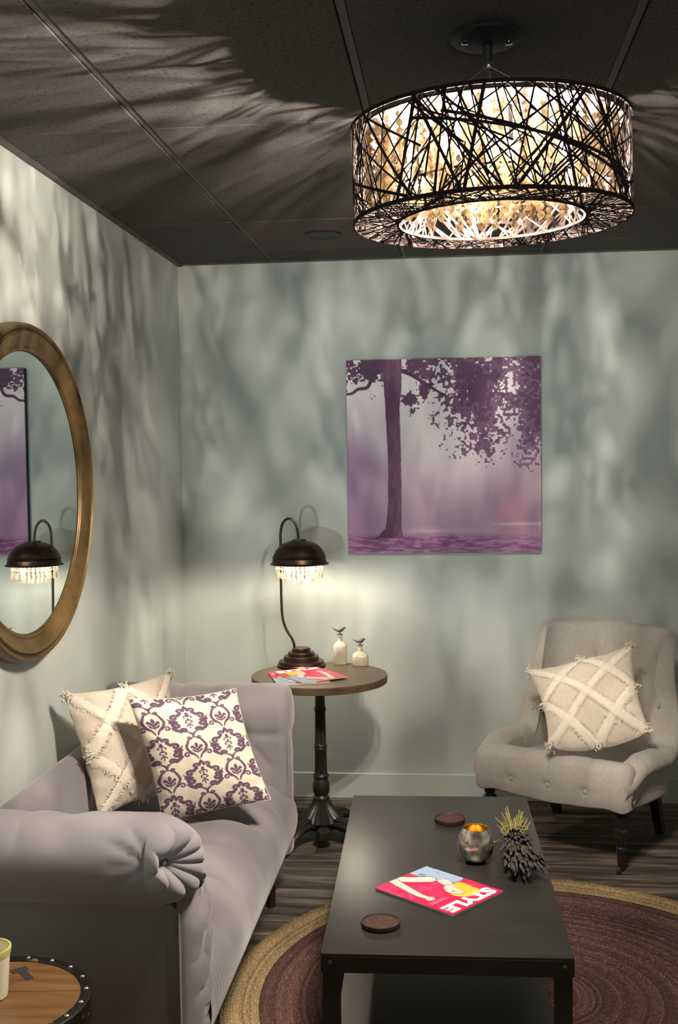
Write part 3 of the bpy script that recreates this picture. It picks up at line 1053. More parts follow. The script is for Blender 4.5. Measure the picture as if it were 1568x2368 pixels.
magazine((-.602, 4.487, TZ + .006), ang((-.771, 4.538), (-.602, 4.658)) + .02, 'pink fashion magazine lying on top of another on the pedestal table', 'magazines')
magazine((-.640, 4.450, TZ + .0006), ang((-.771, 4.538), (-.602, 4.658)) - .30, 'pink fashion magazine lying underneath another on the pedestal table', 'magazines')

# ------------------------------------------------------------------ round braided rug
RX, RY, RO, RM, RT = 0.218, 3.238, 0.920, 0.808, 0.011
rug = thing('round_rug', 'round braided jute rug with a maroon centre and tan border under the coffee table', 'rug', (RX, RY, 0))


def braid(r0, r1, n, name, m, seg=260):
    prof = []
    for k in range(n):
        a = r0 + (r1 - r0) * k / n
        b = r0 + (r1 - r0) * (k + 1) / n
        for f, hz in ((.03, .42), (.28, .93), (.72, .93)):
            prof.append((a + (b - a) * f, RT * hz))
    prof.append((r1, RT * .55))
    if r1 > .9:
        prof.append((r1 + .001, 0.0005))
    th = np.linspace(0, 2 * PI, seg, endpoint=False)
    P = np.zeros((seg, len(prof), 3))
    for j, (r, z) in enumerate(prof):
        wob = .0016 * np.sin(3 * th + .7 * j / 3) + .0010 * np.sin(7 * th + j * .13)
        P[:, j] = np.stack([(r + wob) * np.cos(th), (r + wob) * np.sin(th), z + 0 * th], 1)
    return MB().grid(P, cu=True).build(name, m, rug, smooth=180, world=False)


braid(0.004, RM, 84, 'maroon_centre', MAROON)
braid(RM, RO, 12, 'tan_border', TAN)

# ------------------------------------------------------------------ coffee table
CTX, CTY, CTZ, CTW, CTD = -0.047, 3.132, 0.440, 0.582, 1.217
ct = thing('coffee_table', 'low black metal coffee table with a lower shelf standing on the round rug', 'table', (CTX, CTY, 0), math.radians(1.6))
hw, hd = CTW / 2, CTD / 2
MB().box((0, 0, CTZ - .003), (CTW, CTD, .006), .002, 2).build('tabletop', TABLEMETAL, ct, world=False)
for s in (-1, 1):
    MB().box((0, s * (hd - .0025), CTZ - .026), (CTW - .001, .005, .040), .0012).build('apron', TABLEFRAME, ct, world=False)
    MB().box((s * (hw - .0025), 0, CTZ - .026), (.005, CTD - .012, .040), .0012).build('apron', TABLEFRAME, ct, world=False)
for sx_ in (-1, 1):
    for sy_ in (-1, 1):
        mb = MB()
        x0_, y0_ = sx_ * (hw - .006), sy_ * (hd - .006)
        mb.box((x0_ - sx_ * .019, y0_ - sy_ * .002, (RT + CTZ - .006) / 2), (.042, .005, CTZ - .006 - RT), .001)
        mb.box((x0_ - sx_ * .002, y0_ - sy_ * .0215, (RT + CTZ - .006) / 2), (.005, .038, CTZ - .006 - RT), .001)
        mb.build('leg', TABLEFRAME, ct, world=False)
for sy_ in (-1, 1):
    for sx_ in (-1, 1):
        r_ = MB().lathe([(.0055, 0), (.0050, .0022), (.003, .0036), (.0005, .0042)], 14).xf(Matrix.Translation((sx_ * (hw - .022), sy_ * hd, CTZ - .022)) @ Matrix.Rotation(PI / 2 * (1 if sy_ < 0 else -1), 4, 'X'))
        r_.build('rivet', TABLEMETAL, ct, world=False)
SH = .135
MB().box((0, 0, SH), (CTW - .024, CTD - .024, .005), .001).build('lower_shelf', TABLEMETAL, ct, world=False)
for s in (-1, 1):
    MB().box((0, s * (hd - .012), SH - .018), (CTW - .03, .004, .032), .001).build('shelf_apron', TABLEFRAME, ct, world=False)

# things on the coffee table


def coaster(x, y, label):
    c = thing('coaster', label, 'coaster', (x, y, CTZ + .0004), 0, 'round coasters')
    MB().lathe([(.044, 0), (.0475, .0015), (.0485, .009), (.0475, .0125), (.0445, .0125), (.043, .0100), (.036, .0096)], 56).build('rim', CORKRIM, c, world=False)
    n, k = 56, 14
    th = np.linspace(0, 2 * PI, n, endpoint=False)
    P = np.zeros((n, k, 3))
    for j in range(k):
        r = .0430 * (1 - j / (k - .9))
        P[:, j] = np.stack([r * np.cos(th), r * np.sin(th), .0098 + .0014 * (fbm(20 + 300 * r * np.cos(th), 20 + 300 * r * np.sin(th), 51) - .5)], 1)
    MB().grid(P, cu=True).build('cork_inlay', CORK, c, world=False)


coaster(-.192, 2.678, 'round dark cork coaster at the near left corner of the coffee table')
coaster(-.027, 3.478, 'round dark cork coaster at the far end of the coffee table')
bw = thing('votive_bowl', 'silver mottled mercury glass bowl with gold inside on the coffee table', 'bowl', (.048, 3.135, CTZ + .0006))
ball = [(.018, .0005), (.027, .0005), (.031, .004), (.040, .012), (.0485, .028), (.0515, .046), (.0495, .064), (.044, .080), (.0385, .090), (.0365, .0945)]
MB().lathe([(.001, .0006)] + ball + [(.0355, .0965)], 48, caps=False).build('bowl_wall', MERC, bw, world=False)
MB().lathe([(.0355, .0965), (.0345, .0945), (.0365, .089), (.042, .079), (.0475, .063), (.049, .046), (.046, .029), (.038, .014), (.002, .009)], 48, caps=False).build('gilt_lining', GILT, bw, world=False)
magazine((-.053, 2.906, CTZ + .0008), ang((.113, 2.90), (-.022, 2.731)), 'pink fashion magazine lying by itself on the black coffee table', 'magazines')

# lavender bundle
TIE = Vector((.163, 3.262, CTZ + .028))
lv = thing('lavender_bundle', 'bundle of dried lavender tied with twine lying on the coffee table', 'dried flowers', (TIE.x, TIE.y, CTZ))
mbs, mbf = MB(), MB()
rl = random.Random(5)
for k in range(70):
    a, q = rl.uniform(0, 2 * PI), math.sqrt(rl.random())
    c = TIE + Vector((math.cos(a) * q * .020, 0, math.sin(a) * q * .016))
    fx = math.cos(a) * q
    fz = math.sin(a) * q
    e = Vector((TIE.x + fx * .052 + rl.uniform(-.008, .008), TIE.y + rl.uniform(.065, .125), CTZ + .012 + .030 * (fz + 1) + rl.uniform(0, .010)))
    m_ = (c + e) / 2 + Vector((0, 0, .004))
    mbs.tube(spline([tuple(c - (e - c).normalized() * .03), tuple(c), tuple(m_), tuple(e)], 7), .0017, 5)
for k in range(300):
    a, q = rl.uniform(0, 2 * PI), math.sqrt(rl.random())
    fx, fz = math.cos(a) * q, math.sin(a) * q
    c = TIE + Vector((fx * .018, -.012, fz * .014))
    L = rl.uniform(.05, .30) if q < .8 else rl.uniform(.06, .25)
    e = Vector((TIE.x + fx * .022 + fx * .044 * min(1, L / .17) + rl.uniform(-.005, .005) + .014 * L / .2, TIE.y - L, CTZ + .008 + (.040 * (fz + 1)) * (1 - .25 * L / .2)))
    d = (e - c).normalized()
    mbs.tube([tuple(c), tuple(c + d * max(.01, (e - c).length - .05))], .0007, 4)
    # flower spike: little rings of buds
    sl = rl.uniform(.030, .048)
    nb = 7
    pts = [e - d * sl * (1 - i / (nb * 2 - 1)) for i in range(nb * 2)]
    rr = [(.0042 if i % 2 == 0 else .0024) * (1 - .55 * abs(i / (nb * 2 - 1) - .4)) * rl.uniform(.8, 1.15) for i in range(nb * 2)]
    mbf.tube(pts, rr, 5)
stuff(mbs.build('stems', STEM, lv))
stuff(mbf.build('flower_heads', LAVENDER, lv))
mb = MB()
for k in range(4):
    pts = []
    for i in range(33):
        a = 2 * PI * i / 32
        rr = .026 + .0015 * math.sin(3 * a + k)
        pts.append((TIE.x + rr * math.cos(a) * 1.02, TIE.y + (-.006 + .004 * k) + .006 * math.sin(a + k), TIE.z + rr * .86 * math.sin(a)))
    mb.tube(pts, .0014, 6, cap=False)
loop = spline([(TIE.x + .006, TIE.y, TIE.z + .022), (TIE.x + .038, TIE.y + .004, TIE.z + .022), (TIE.x + .030, TIE.y + .020, TIE.z + .026), (TIE.x - .02, TIE.y + .022, TIE.z + .026), (TIE.x - .038, TIE.y + .006, TIE.z + .016), (TIE.x - .028, TIE.y - .016, TIE.z + .012)], 40)
mb.tube(loop, .0014, 6)
tail = spline([(TIE.x - .020, TIE.y + .005, TIE.z + .015), (TIE.x - .042, TIE.y + .018, CTZ + .014), (TIE.x - .052, TIE.y + .026, CTZ + .0035), (TIE.x - .060, TIE.y + .034, CTZ + .002)], 20)
mb.tube(tail, .0014, 6)
mb.build('twine', TWINE, lv)

# ------------------------------------------------------------------ sofa
sf = thing('tufted_sofa', 'grey lilac velvet tufted sofa with two rolled arms along the left wall', 'sofa', (-0.93, 3.22, 0))


def dents(a, b, buttons, creases, bd, bs, cdep, cw):
    d = np.zeros(np.shape(a))
    for (p, q) in buttons:
        d = np.maximum(d, bd * np.exp(-np.hypot(a - p, b - q) / bs))
    for (p, q, amp) in creases:
        dd, t = seg_dist(a, b, p, q)
        d = np.maximum(d, amp * cdep * np.exp(-dd / cw) * (1 - .97 * t ** 1.8))
    return d


# seat
prof = spline([(-1.20, .39), (-1.05, .412), (-.92, .425), (-.80, .430), (-.70, .424), (-.635, .402), (-.592, .360), (-.577, .305), (-.583, .250), (-.600, .205), (-.612, .180), (-.628, .176)], 150)
tg = np.gradient(prof, axis=0); tg /= np.linalg.norm(tg, axis=1)[:, None]
nr = np.stack([-tg[:, 1], tg[:, 0]], 1)
sl = np.concatenate([[0], np.cumsum(np.linalg.norm(np.diff(prof, axis=0), axis=1))])
ys_ = np.linspace(2.50, 3.93, 300)
S, Y = np.meshgrid(sl, ys_, indexing='ij')
row1 = [(.385, y_) for y_ in (2.81, 3.045, 3.275, 3.50, 3.73)]
row2 = [(.245, y_) for y_ in (2.70, 2.93, 3.16, 3.39, 3.615, 3.84)]
cre = []
for (a_, b_) in row1:
    cre.append(((a_, b_), (a_ + .27, b_ - .035), 1.0))
    for (p, q) in row2:
        if abs(q - b_) < .16:
            cre.append(((a_, b_), (p, q), .8)); cre.append(((p, q), (a_, b_), .8))
for (p, q) in row2:
    cre.append(((p, q), (p - .18, q), .6))
D = dents(S, Y, row1 + row2, cre, .046, .030, .034, .015)
D -= .019 * np.exp(-((S - .46) / .13) ** 2) * np.abs(np.sin(PI * (Y + .035 * (S - .385) / .27 - 2.81) / .2325)) ** .6
fold = .0012 * np.sin(S * 10 + Y * 260 + 5 * vnoise(S * 20, Y * 9, 61)) * sstep(.60, .68, S) * sstep(.80, .72, S) * vnoise(S * 5, Y * 14, 62)
P = np.zeros(S.shape + (3,))
P[..., 0] = prof[:, 0][:, None] - nr[:, 0][:, None] * (D - fold)
P[..., 1] = Y
P[..., 2] = prof[:, 1][:, None] - nr[:, 1][:, None] * (D - fold)
seat = MB().grid(P, flip=True).build('seat', VELVET, sf, smooth=180)
MB().box((-.93, 3.21, .21), (.60, 1.40, .07), .01).build('seat_base', BLACKPLASTIC, sf)


def button(name, c, n, r, m, par, world=True):
    n = Vector(n).normalized()
    rot = Vector((0, 0, 1)).rotation_difference(n).to_matrix().to_4x4()
    mb = MB().lathe([(r * .9, -.002), (r, .001), (r * .85, r * .35), (r * .5, r * .55), (r * .01, r * .62)], 14).xf(Matrix.Translation(c) @ rot)
    return mb.build(name, m, par, world=world)


for a_, b_ in row1 + row2:
    i = int(np.argmin(abs(sl - a_)))
    button('button', (prof[i, 0] - nr[i, 0] * .031, b_, prof[i, 1] - nr[i, 1] * .031), (nr[i, 0], 0, nr[i, 1]), .011, VELVET, sf)

# backrest
bp = spline([(-1.268, .18), (-1.269, .40), (-1.268, .57), (-1.261, .628), (-1.238, .652), (-1.21, .654), (-1.182, .632), (-1.168, .590), (-1.162, .52), (-1.16, .42), (-1.155, .36)], 70)
P = np.zeros((70, 60, 3))
for j, y_ in enumerate(np.linspace(2.46, 3.96, 60)):
    P[:, j, 0] = bp[:, 0]; P[:, j, 1] = y_; P[:, j, 2] = bp[:, 1]
MB().grid(P).build('backrest', VELVET, sf, smooth=180)


def sofa_arm(y0, sg, far):
    """profile in (outward q, z); sg = -1 for the near arm (outward towards -y)"""
    X0, X1 = -1.262, (-.600 if far else -.632)
    rc, zc_, rr = .100, .670, .104
    loop = [(.145, .178), (.145, .30), (.145, .45), (.143, .56)]
    loop += [(rc + rr * math.cos(math.radians(t)), zc_ + rr * math.sin(math.radians(t))) for t in range(-62, 171, 8)]
    loop += [(-.004, .645), (-.002, .60), (.004, .55), (.006, .50), (-.002, .44), (-.012, .39), (-.012, .30), (-.012, .178)]
    lp_ = np.array(loop)
    k = 120
    d_ = np.concatenate([[0], np.cumsum(np.linalg.norm(np.diff(lp_, axis=0), axis=1))])
    tt = np.linspace(0, d_[-1], k)
    lp_ = np.stack([np.interp(tt, d_, lp_[:, 0]), np.interp(tt, d_, lp_[:, 1])], 1)
    t2 = np.gradient(lp_, axis=0); t2 /= np.linalg.norm(t2, axis=1)[:, None]
    n2 = np.stack([t2[:, 1], -t2[:, 0]], 1)          # outward of the loop
    xs_ = np.linspace(X0, X1, 110)
    T, Xg = np.meshgrid(np.arange(k), xs_, indexing='ij')
    Q = lp_[T, 0]; Z = lp_[T, 1]
    XR_ = -.690                      # where the rounded end of the near roll begins
    if not far:
        Xe = X1 - (X1 - XR_) * sstep(.56, .62, Z)
        Xg = X0 + (Xg - X0) * (Xe - X0) / (X1 - X0)
    inner = sstep(.06, .02, Q)
    btn = [(-.86, .718), (-1.06, .718), (-.76, .605), (-.96, .605)]
    cr = []
    for p in btn[:2]:
        for q in btn[2:]:
            if abs(p[0] - q[0]) < .12:
                cr.append((p, q, .8)); cr.append((q, p, .8))
    cr += [((-.76, .605), (-.58, .612), 1.0), ((-.86, .718), (-.80, .745), .9), ((-.86, .718), (-.92, .745), .9), ((-.76, .605), (-.64, .47), .5)]
    D = dents(Xg, Z, btn, cr, .034, .026, .018, .012) * inner
    # soft lumps along the roll
    D = D + .0035 * (fbm(Xg * 9 + 40, T * .05, 71) - .5) * sstep(.55, .62, Z)
    D = D + (.007 * np.exp(-np.abs(Xg + 1.0) / .02) + .009 * np.exp(-((Xg + .90) / .035) ** 2)) * sstep(.70, .76, Z)
    sA = np.repeat(tt[:, None], len(xs_), 1)
    sp_ = tt[int(np.argmax(lp_[:, 0]))] + .02
    if not far:
        gat = [((-.672, sp_), (-.80, sp_ + .055), 1), ((-.672, sp_), (-.79, sp_ - .008), .9), ((-.672, sp_), (-.77, sp_ - .055), .9), ((-.672, sp_), (-.755, sp_ + .105), .8)]
        D = np.maximum(D, dents(Xg, sA, [(-.668, sp_)], gat, .020, .025, .016, .011))
    if far:
        RR = .038
        D = D + RR - np.sqrt(np.clip(RR ** 2 - np.clip(Xg - (X1 - RR), 0, RR) ** 2, 0, 1))
    P = np.zeros(T.shape + (3,))
    P[..., 0] = Xg
    P[..., 1] = y0 + sg * (Q - n2[T, 0] * D)
    P[..., 2] = Z - n2[T, 1] * D
    mb = MB().grid(P, flip=sg < 0)
    n_ = 110
    mb.f.append(tuple(i * n_ for i in range(k))); mb.m.append(0)
    mb.f.append(tuple(i * n_ + n_ - 1 for i in range(k))[::-1]); mb.m.append(0)
    arm = mb.build('arm', VELVET, sf, smooth=50)
    # gathered end of the roll
    nth, nrr = 200, 44
    th_ = np.linspace(0, 2 * PI, nth, endpoint=False)
    P = np.zeros((nth, nrr, 3))
    if far:
        for j in range(nrr):
            f = j / (nrr - 1)
            r = (rr - .036) * (1 - f) + .0015
            P[:, j, 0] = X1 + .012 * math.sqrt(max(0, 1 - (1 - f) ** 2.2)) - .004
            P[:, j, 1] = y0 + sg * (rc + r * np.cos(th_))
            P[:, j, 2] = zc_ + r * np.sin(th_)
    else:
        A = np.stack([np.full(nth, XR_ - .004), rc + rr * np.cos(th_), zc_ + rr * np.sin(th_)], 1)
        pit = np.array([-.668, rc + rr * .80, zc_ + .018])
        dist = np.linalg.norm(A - pit, axis=1)
        mid = (A + pit) / 2
        mid[:, 0] = XR_ + np.clip(dist * 1.02, .02, .215)
        mid[:, 1] += np.where(np.cos(th_) > .3, .030 * np.cos(th_), 0)
        mid[:, 2] += .030 * np.sin(th_)
        for j in range(nrr):
            f = j / (nrr - 1) * .985
            p = A * ((1 - f) ** 2) + mid * (2 * f * (1 - f)) + pit * (f * f)
            rid = np.abs(np.sin(4.5 * th_ + .6 * np.sin(2 * th_) + .5 * f)) ** .55
            amp = .0095 * math.sin(PI * min(1, .12 + f * .86)) * sstep(0, .45, f)
            p = p + np.stack([rid * amp, rid * amp * .8, 0 * rid], 1)
            p[:, 1] -= .030 * math.exp(-(1 - f) / .07)
            P[:, j] = np.stack([p[:, 0], y0 + sg * p[:, 1], p[:, 2]], 1)
    MB().grid(P, cu=True, flip=sg > 0).build('arm_rosette', VELVET, arm, smooth=180)
    if not far:
        button('button', (-.660, y0 + sg * (rc + rr * .80 - .012), zc_ + .018), (.45, -1, .1), .010, VELVET, arm)
    # gathered front panel under the roll
    qs = np.linspace(.020 if far else -.032, .110 if far else .146, 50); zs = np.linspace(.178, .60, 150)
    Qg, Zg = np.meshgrid(qs, zs, indexing='ij')
    w = (Qg - qs.mean()) / (qs[-1] - qs.mean())
    sag = 34 * (Zg + .55 * np.abs(Qg - .02)) + 1.6 * fbm(Qg * 22 + 9, Zg * 10, 73) * 2
    pl = (.002 if far else .0085) * np.abs(np.sin(sag)) ** .85 * (1 - w ** 2) ** 1.5 * (.35 + 1.0 * sstep(.30, .60, fbm(Qg * 9, Zg * 14 + 3, 74))) * sstep(.20, .30, Zg)
    P = np.zeros(Qg.shape + (3,))
    P[..., 0] = X1 + (.010 if far else .050) * np.sqrt(np.clip(1 - w ** 2, 0, 1)) * (1 - .25 * sstep(.52, .60, Zg)) + pl - .004
    P[..., 1] = y0 + sg * Qg
    P[..., 2] = Zg
    MB().grid(P, flip=sg < 0).build('arm_front', VELVET, arm, smooth=180)
    if far:
        return
    pip = [(X1 + .001, y0 + sg * .147, z_) for z_ in np.linspace(.180, .562, 12)]
    MB().tube(pip, .0028, 6).build('piping', VELVET, arm)


sofa_arm(2.572, -1, False)
sofa_arm(3.868, 1, True)


def turned_leg(name, c, prof_, m, par, n=28, world=True):
    return MB().lathe(prof_, n, c).build(name, m, par, world=world)


sleg = [(.014, 0), (.0165, .004), (.0175, .05), (.0165, .062), (.0215, .066), (.0215, .076), (.016, .081), (.014, .088), (.019, .100), (.0225, .118), (.020, .138), (.0165, .150), (.021, .156), (.024, .166), (.024, .180)]
for x_, y_ in ((-.664, 3.842), (-.664, 2.60), (-1.20, 3.842), (-1.20, 2.60)):
    turned_leg('leg', (x_, y_, 0), sleg, DARKWOOD, sf)

# ------------------------------------------------------------------ armchair
ac = thing('slipper_armchair', 'stone grey linen buttoned armchair with turned black legs in front of the back wall', 'armchair', (.347, 4.36, 0), math.radians(-31))
path = spline([(-.262, .012), (-.280, .09), (-.294, .20), (-.272, .34), (-.228, .455), (-.155, .52), (0, .542), (.165, .525), (.262, .46), (.318, .34), (.312, .20), (.284, .09), (.262, .012)], 220)
tg = np.gradient(path, axis=0); tg /= np.linalg.norm(tg, axis=1)[:, None]
on = np.stack([-tg[:, 1], tg[:, 0]], 1)      # outward (path runs left side -> back -> right side)
ps = np.concatenate([[0], np.cumsum(np.linalg.norm(np.diff(path, axis=0), axis=1))])
ps -= ps[-1] / 2
hgt = .370 + .070 * sstep(.015, .17, path[:, 1]) + .415 * sstep(.34, .485, path[:, 1]) + .012 * sstep(.3, 0, np.abs(path[:, 0])) * sstep(.4, .56, path[:, 1])
lean = (.012 + .085 * sstep(.42, .53, path[:, 1])) * sstep(.43, .86, hgt)
sec = []
r_ = .046
for i in range(220):
    h, l = hgt[i], lean[i]
    side = 1 - sstep(.55, .8, h)
    c0 = .012 + l
    pts = [(.020, .238), (.030, .25), (.030 + .1 * l, .30), (.032 + .75 * l, h - .105), (.034 + .9 * l, h - .085)]
    rr_ = r_ * (.75 + .25 * side) + 0
    pts += [(c0 + (rr_ + .012 * side) * math.cos(math.radians(t)), h - rr_ + rr_ * math.sin(math.radians(t))) for t in (-50, -25, 0, 25, 50, 75, 100, 125, 150, 175)]
    pts += [(c0 - rr_ - .002 - .22 * l, h - .10 - .05 * (h - .43)), (-.040 + .35 * l, .40 + .40 * (h - .43)), (-.046, .385), (-.04, .33), (-.03, .26)]
    pp = spline(pts, 90)
    sec.append(pp)
sec = np.array(sec)       # [t, k, (o, z)]
O, Zs = sec[..., 0], sec[..., 1]
# tufts on the inside
Sg = np.repeat(ps[:, None], 90, 1)
dO = np.gradient(sec, axis=1)
dO /= np.linalg.norm(dO, axis=2)[..., None] + 1e-9
inner = sstep(48, 56, np.arange(90))[None, :] * np.ones((220, 1))
b1 = [(x, .722) for x in (-.36, -.08, .20, .48)]
b2 = [(x, .605) for x in (-.22, .06, .34)]
cr = []
for p in b1:
    cr.append((p, (p[0], .90), .45))
    for q in b2:
        if abs(p[0] - q[0]) < .16:
            cr.append((p, q, .9)); cr.append((q, p, .9))
for q in b2:
    cr.append((q, (q[0], .42), .6))
D = dents(Sg, Zs, b1 + b2, cr, .050, .024, .026, .014) * inner
# seams across the side rolls
for s0 in (-.60, -.47, .47, .60):
    D = np.maximum(D, .006 * np.exp(-np.abs(Sg - s0) / .006) * sstep(.36, .40, Zs) * sstep(.62, .50, np.repeat(hgt[:, None], 90, 1)))
nrm = np.stack([dO[..., 1], -dO[..., 0]], -1)
O2 = O - nrm[..., 0] * D
Z2 = Zs - nrm[..., 1] * D
P = np.zeros((220, 90, 3))
P[..., 0] = path[:, 0][:, None] + on[:, 0][:, None] * O2
P[..., 1] = path[:, 1][:, None] + on[:, 1][:, None] * O2
P[..., 2] = Z2
mb = MB().grid(P)
mb.f.append(tuple(range(90))); mb.m.append(0)
mb.f.append(tuple(219 * 90 + i for i in range(90))[::-1]); mb.m.append(0)
shell = mb.build('tub_back', LINEN, ac, smooth=60, world=False)


def shell_point(s, z):
    i = int(np.argmin(np.abs(ps - s)))
    j = 52 + int(np.argmin(np.abs(Z2[i, 52:86] - z)))
    return Vector(P[i, j]), Vector((-on[i, 0], -on[i, 1], .15))


for s, z in b1 + b2:
    c, n_ = shell_point(s, z)
    button('button', c + n_.normalized() * .010, n_, .012, LINEN, shell, world=False)
# seat block with the buttoned front apron
fp = spline([(.50, .350), (.36, .352), (.22, .368), (.12, .402), (.06, .417), (.022, .404), (.004, .378), (-.006, .335), (-.006, .290), (.000, .255), (.010, .240), (.05, .236)], 110)
tg = np.gradient(fp, axis=0); tg /= np.linalg.norm(tg, axis=1)[:, None]
fn = np.stack([tg[:, 1], -tg[:, 0]], 1)        # outward: up on the deck, forward (-y) on the apron
if fn[10, 1] < 0:
    fn = -fn
HWD = .334
xs_ = np.concatenate([-HWD + .04 * (1 - np.cos(np.linspace(0, PI / 2, 12))), np.linspace(-HWD + .045, HWD - .045, 130), HWD - .04 * (1 - np.cos(np.linspace(PI / 2, 0, 12)))])
I, X = np.meshgrid(np.arange(110), xs_, indexing='ij')
ins = .04 - np.sqrt(np.clip(.04 ** 2 - np.clip(np.abs(X) - (HWD - .04), 0, .04) ** 2, 0, 1))
Zf = fp[:, 1][I]; Yf = fp[:, 0][I]
front = sstep(.03, .0, Yf)
fb = [(x, .302) for x in (-.158, 0, .158)]
D = dents(X, Zf, fb, [], .015, .018, 0, 1) * front
for x in (-.158, 0, .158):
    D = np.maximum(D, .0065 * np.exp(-np.abs(X - x) / .007) * sstep(.23, .27, Zf) * sstep(.30, .10, Yf))
D = D - .004 * np.abs(np.cos(PI * X / .158)) * front
wav = .010 * np.cos(2 * PI * X / .62) * sstep(.29, .24, Zf) * front + .012 * sstep(.23, .31, np.abs(X)) * sstep(.3, .24, Zf) * front
P2 = np.zeros(I.shape + (3,))
P2[..., 0] = X * (1 - .27 * sstep(.07, .20, Yf))
P2[..., 1] = Yf - fn[:, 0][I] * (D + ins)
P2[..., 2] = Zf - fn[:, 1][I] * (D + ins) - wav * .8
mb = MB().grid(P2)
nn = len(xs_)
mb.f.append(tuple(i * nn for i in range(110))); mb.m.append(0)
mb.f.append(tuple(i * nn + nn - 1 for i in range(110))[::-1]); mb.m.append(0)
seat_ = mb.build('seat', LINEN, ac, smooth=60, world=False)
for x, z in fb:
    button('button', (x, .003, z), (0, -1, .05), .0135, LINEN, seat_, world=False)
for s in (-1, 1):
    MB().tube([(s * .330, .034, z) for z in np.linspace(.262, .368, 8)], .0028, 6).build('piping', LINEN, seat_, world=False)
MB().box((0, .29, .255), (.50, .46, .03), .006).build('seat_base', BLACKPLASTIC, ac, world=False)
aleg = [(.011, .046), (.0135, .050), (.0135, .075), (.018, .079), (.0205, .088), (.018, .097), (.0155, .101), (.0175, .120), (.0235, .150), (.0245, .162), (.020, .172), (.0225, .178), (.0285, .190), (.0285, .202), (.019, .210), (.0185, .214), (.0225, .219), (.0225, .227), (.017, .231), (.017, .25)]
for s in (-1, 1):
    lg = MB().lathe(aleg, 28, (s * .282, .045, 0)).build('leg', BLACKWOOD, ac, world=False)
    cmb = MB().lathe([(.0115, .030), (.0125, .032), (.0125, .052), (.011, .054)], 18, (s * .282, .045, 0))
    cmb.tube(spline([(s * .282, .045, .034), (s * .282, .040, .026), (s * .282, .030, .016)], 6), .0055, 8)
    cmb.xf(Matrix.Identity(4)).build('caster_fork', BRONZE, lg, world=False)
    w = MB().lathe([(.004, -.006), (.0135, -.006), (.0148, -.003), (.0148, .003), (.0135, .006), (.004, .006)], 24).xf(Matrix.Translation((s * .282, .028, .0152)) @ Matrix.Rotation(PI / 2, 4, 'Y'))
    w.build('caster_wheel', BLACKPLASTIC, lg, world=False)
    P3 = []
    for f in np.linspace(0, 1, 8):
        z = .25 * (1 - f); r2 = .022 - .006 * f
        cy = .50 + .07 * f ** 1.5
        P3.append([(s * .235 - r2, cy - r2, z), (s * .235 + r2, cy - r2, z), (s * .235 + r2, cy + r2, z), (s * .235 - r2, cy + r2, z)])
    m3 = MB().grid(np.array(P3), cv=True)
    m3.f.append((0, 1, 2, 3)); m3.m.append(0); m3.f.append((31, 30, 29, 28)); m3.m.append(0)
    m3.build('rear_leg', BLACKWOOD, ac, world=False)

# ------------------------------------------------------------------ cushions


class Cush:
    def __init__(self, TL, TR, BR, BL, thick, conc=.040, sag=0.0):
        self.c = [np.array(p, float) for p in (TL, TR, BR, BL)]
        n = np.cross(self.c[1] - self.c[3], self.c[0] - self.c[2])
        self.n = n / np.linalg.norm(n)
        if self.n[1] > 0:
            self.n = -self.n
        self.t, self.k, self.sag = thick, conc, sag

    def S(self, u, v, side=1.0, off=0.0):
        u = np.asarray(u, float); v = np.asarray(v, float)
        cu = self.k * 4 * v * (1 - v); cv_ = self.k * 4 * u * (1 - u)
        a = u + cu * (1 - 2 * u); b = v + cv_ * (1 - 2 * v)
        TL, TR, BR, BL = self.c
        a_, b_ = a[..., None], b[..., None]
        p = TL * (1 - a_) * (1 - b_) + TR * a_ * (1 - b_) + BR * a_ * b_ + BL * (1 - a_) * b_
        p = p - np.array([0, 0, 1.0]) * (self.sag * 4 * u * (1 - u) * v ** 3)[..., None]
        prof_ = np.clip(16 * u * (1 - u) * v * (1 - v), 0, 1) ** .52
        wr = .006 * (fbm(u * 5 + 3, v * 5 + 7, 81) - .5) * 2 * np.clip(prof_ * 3, 0, 1)
        puck = .004 * np.sin(40 * u) * np.exp(-np.minimum(v, 1 - v) / .05) + .004 * np.sin(43 * v) * np.exp(-np.minimum(u, 1 - u) / .05)
        h = self.t / 2 * prof_ + (wr + puck * np.clip(prof_ * 4, 0, 1)) + off
        return p + self.n * (h * side)[..., None]


def cushion_root(name, label, cat, C_, group=None):
    p = sum(C_.c) / 4
    return thing(name, label, cat, tuple(p), 0, group)


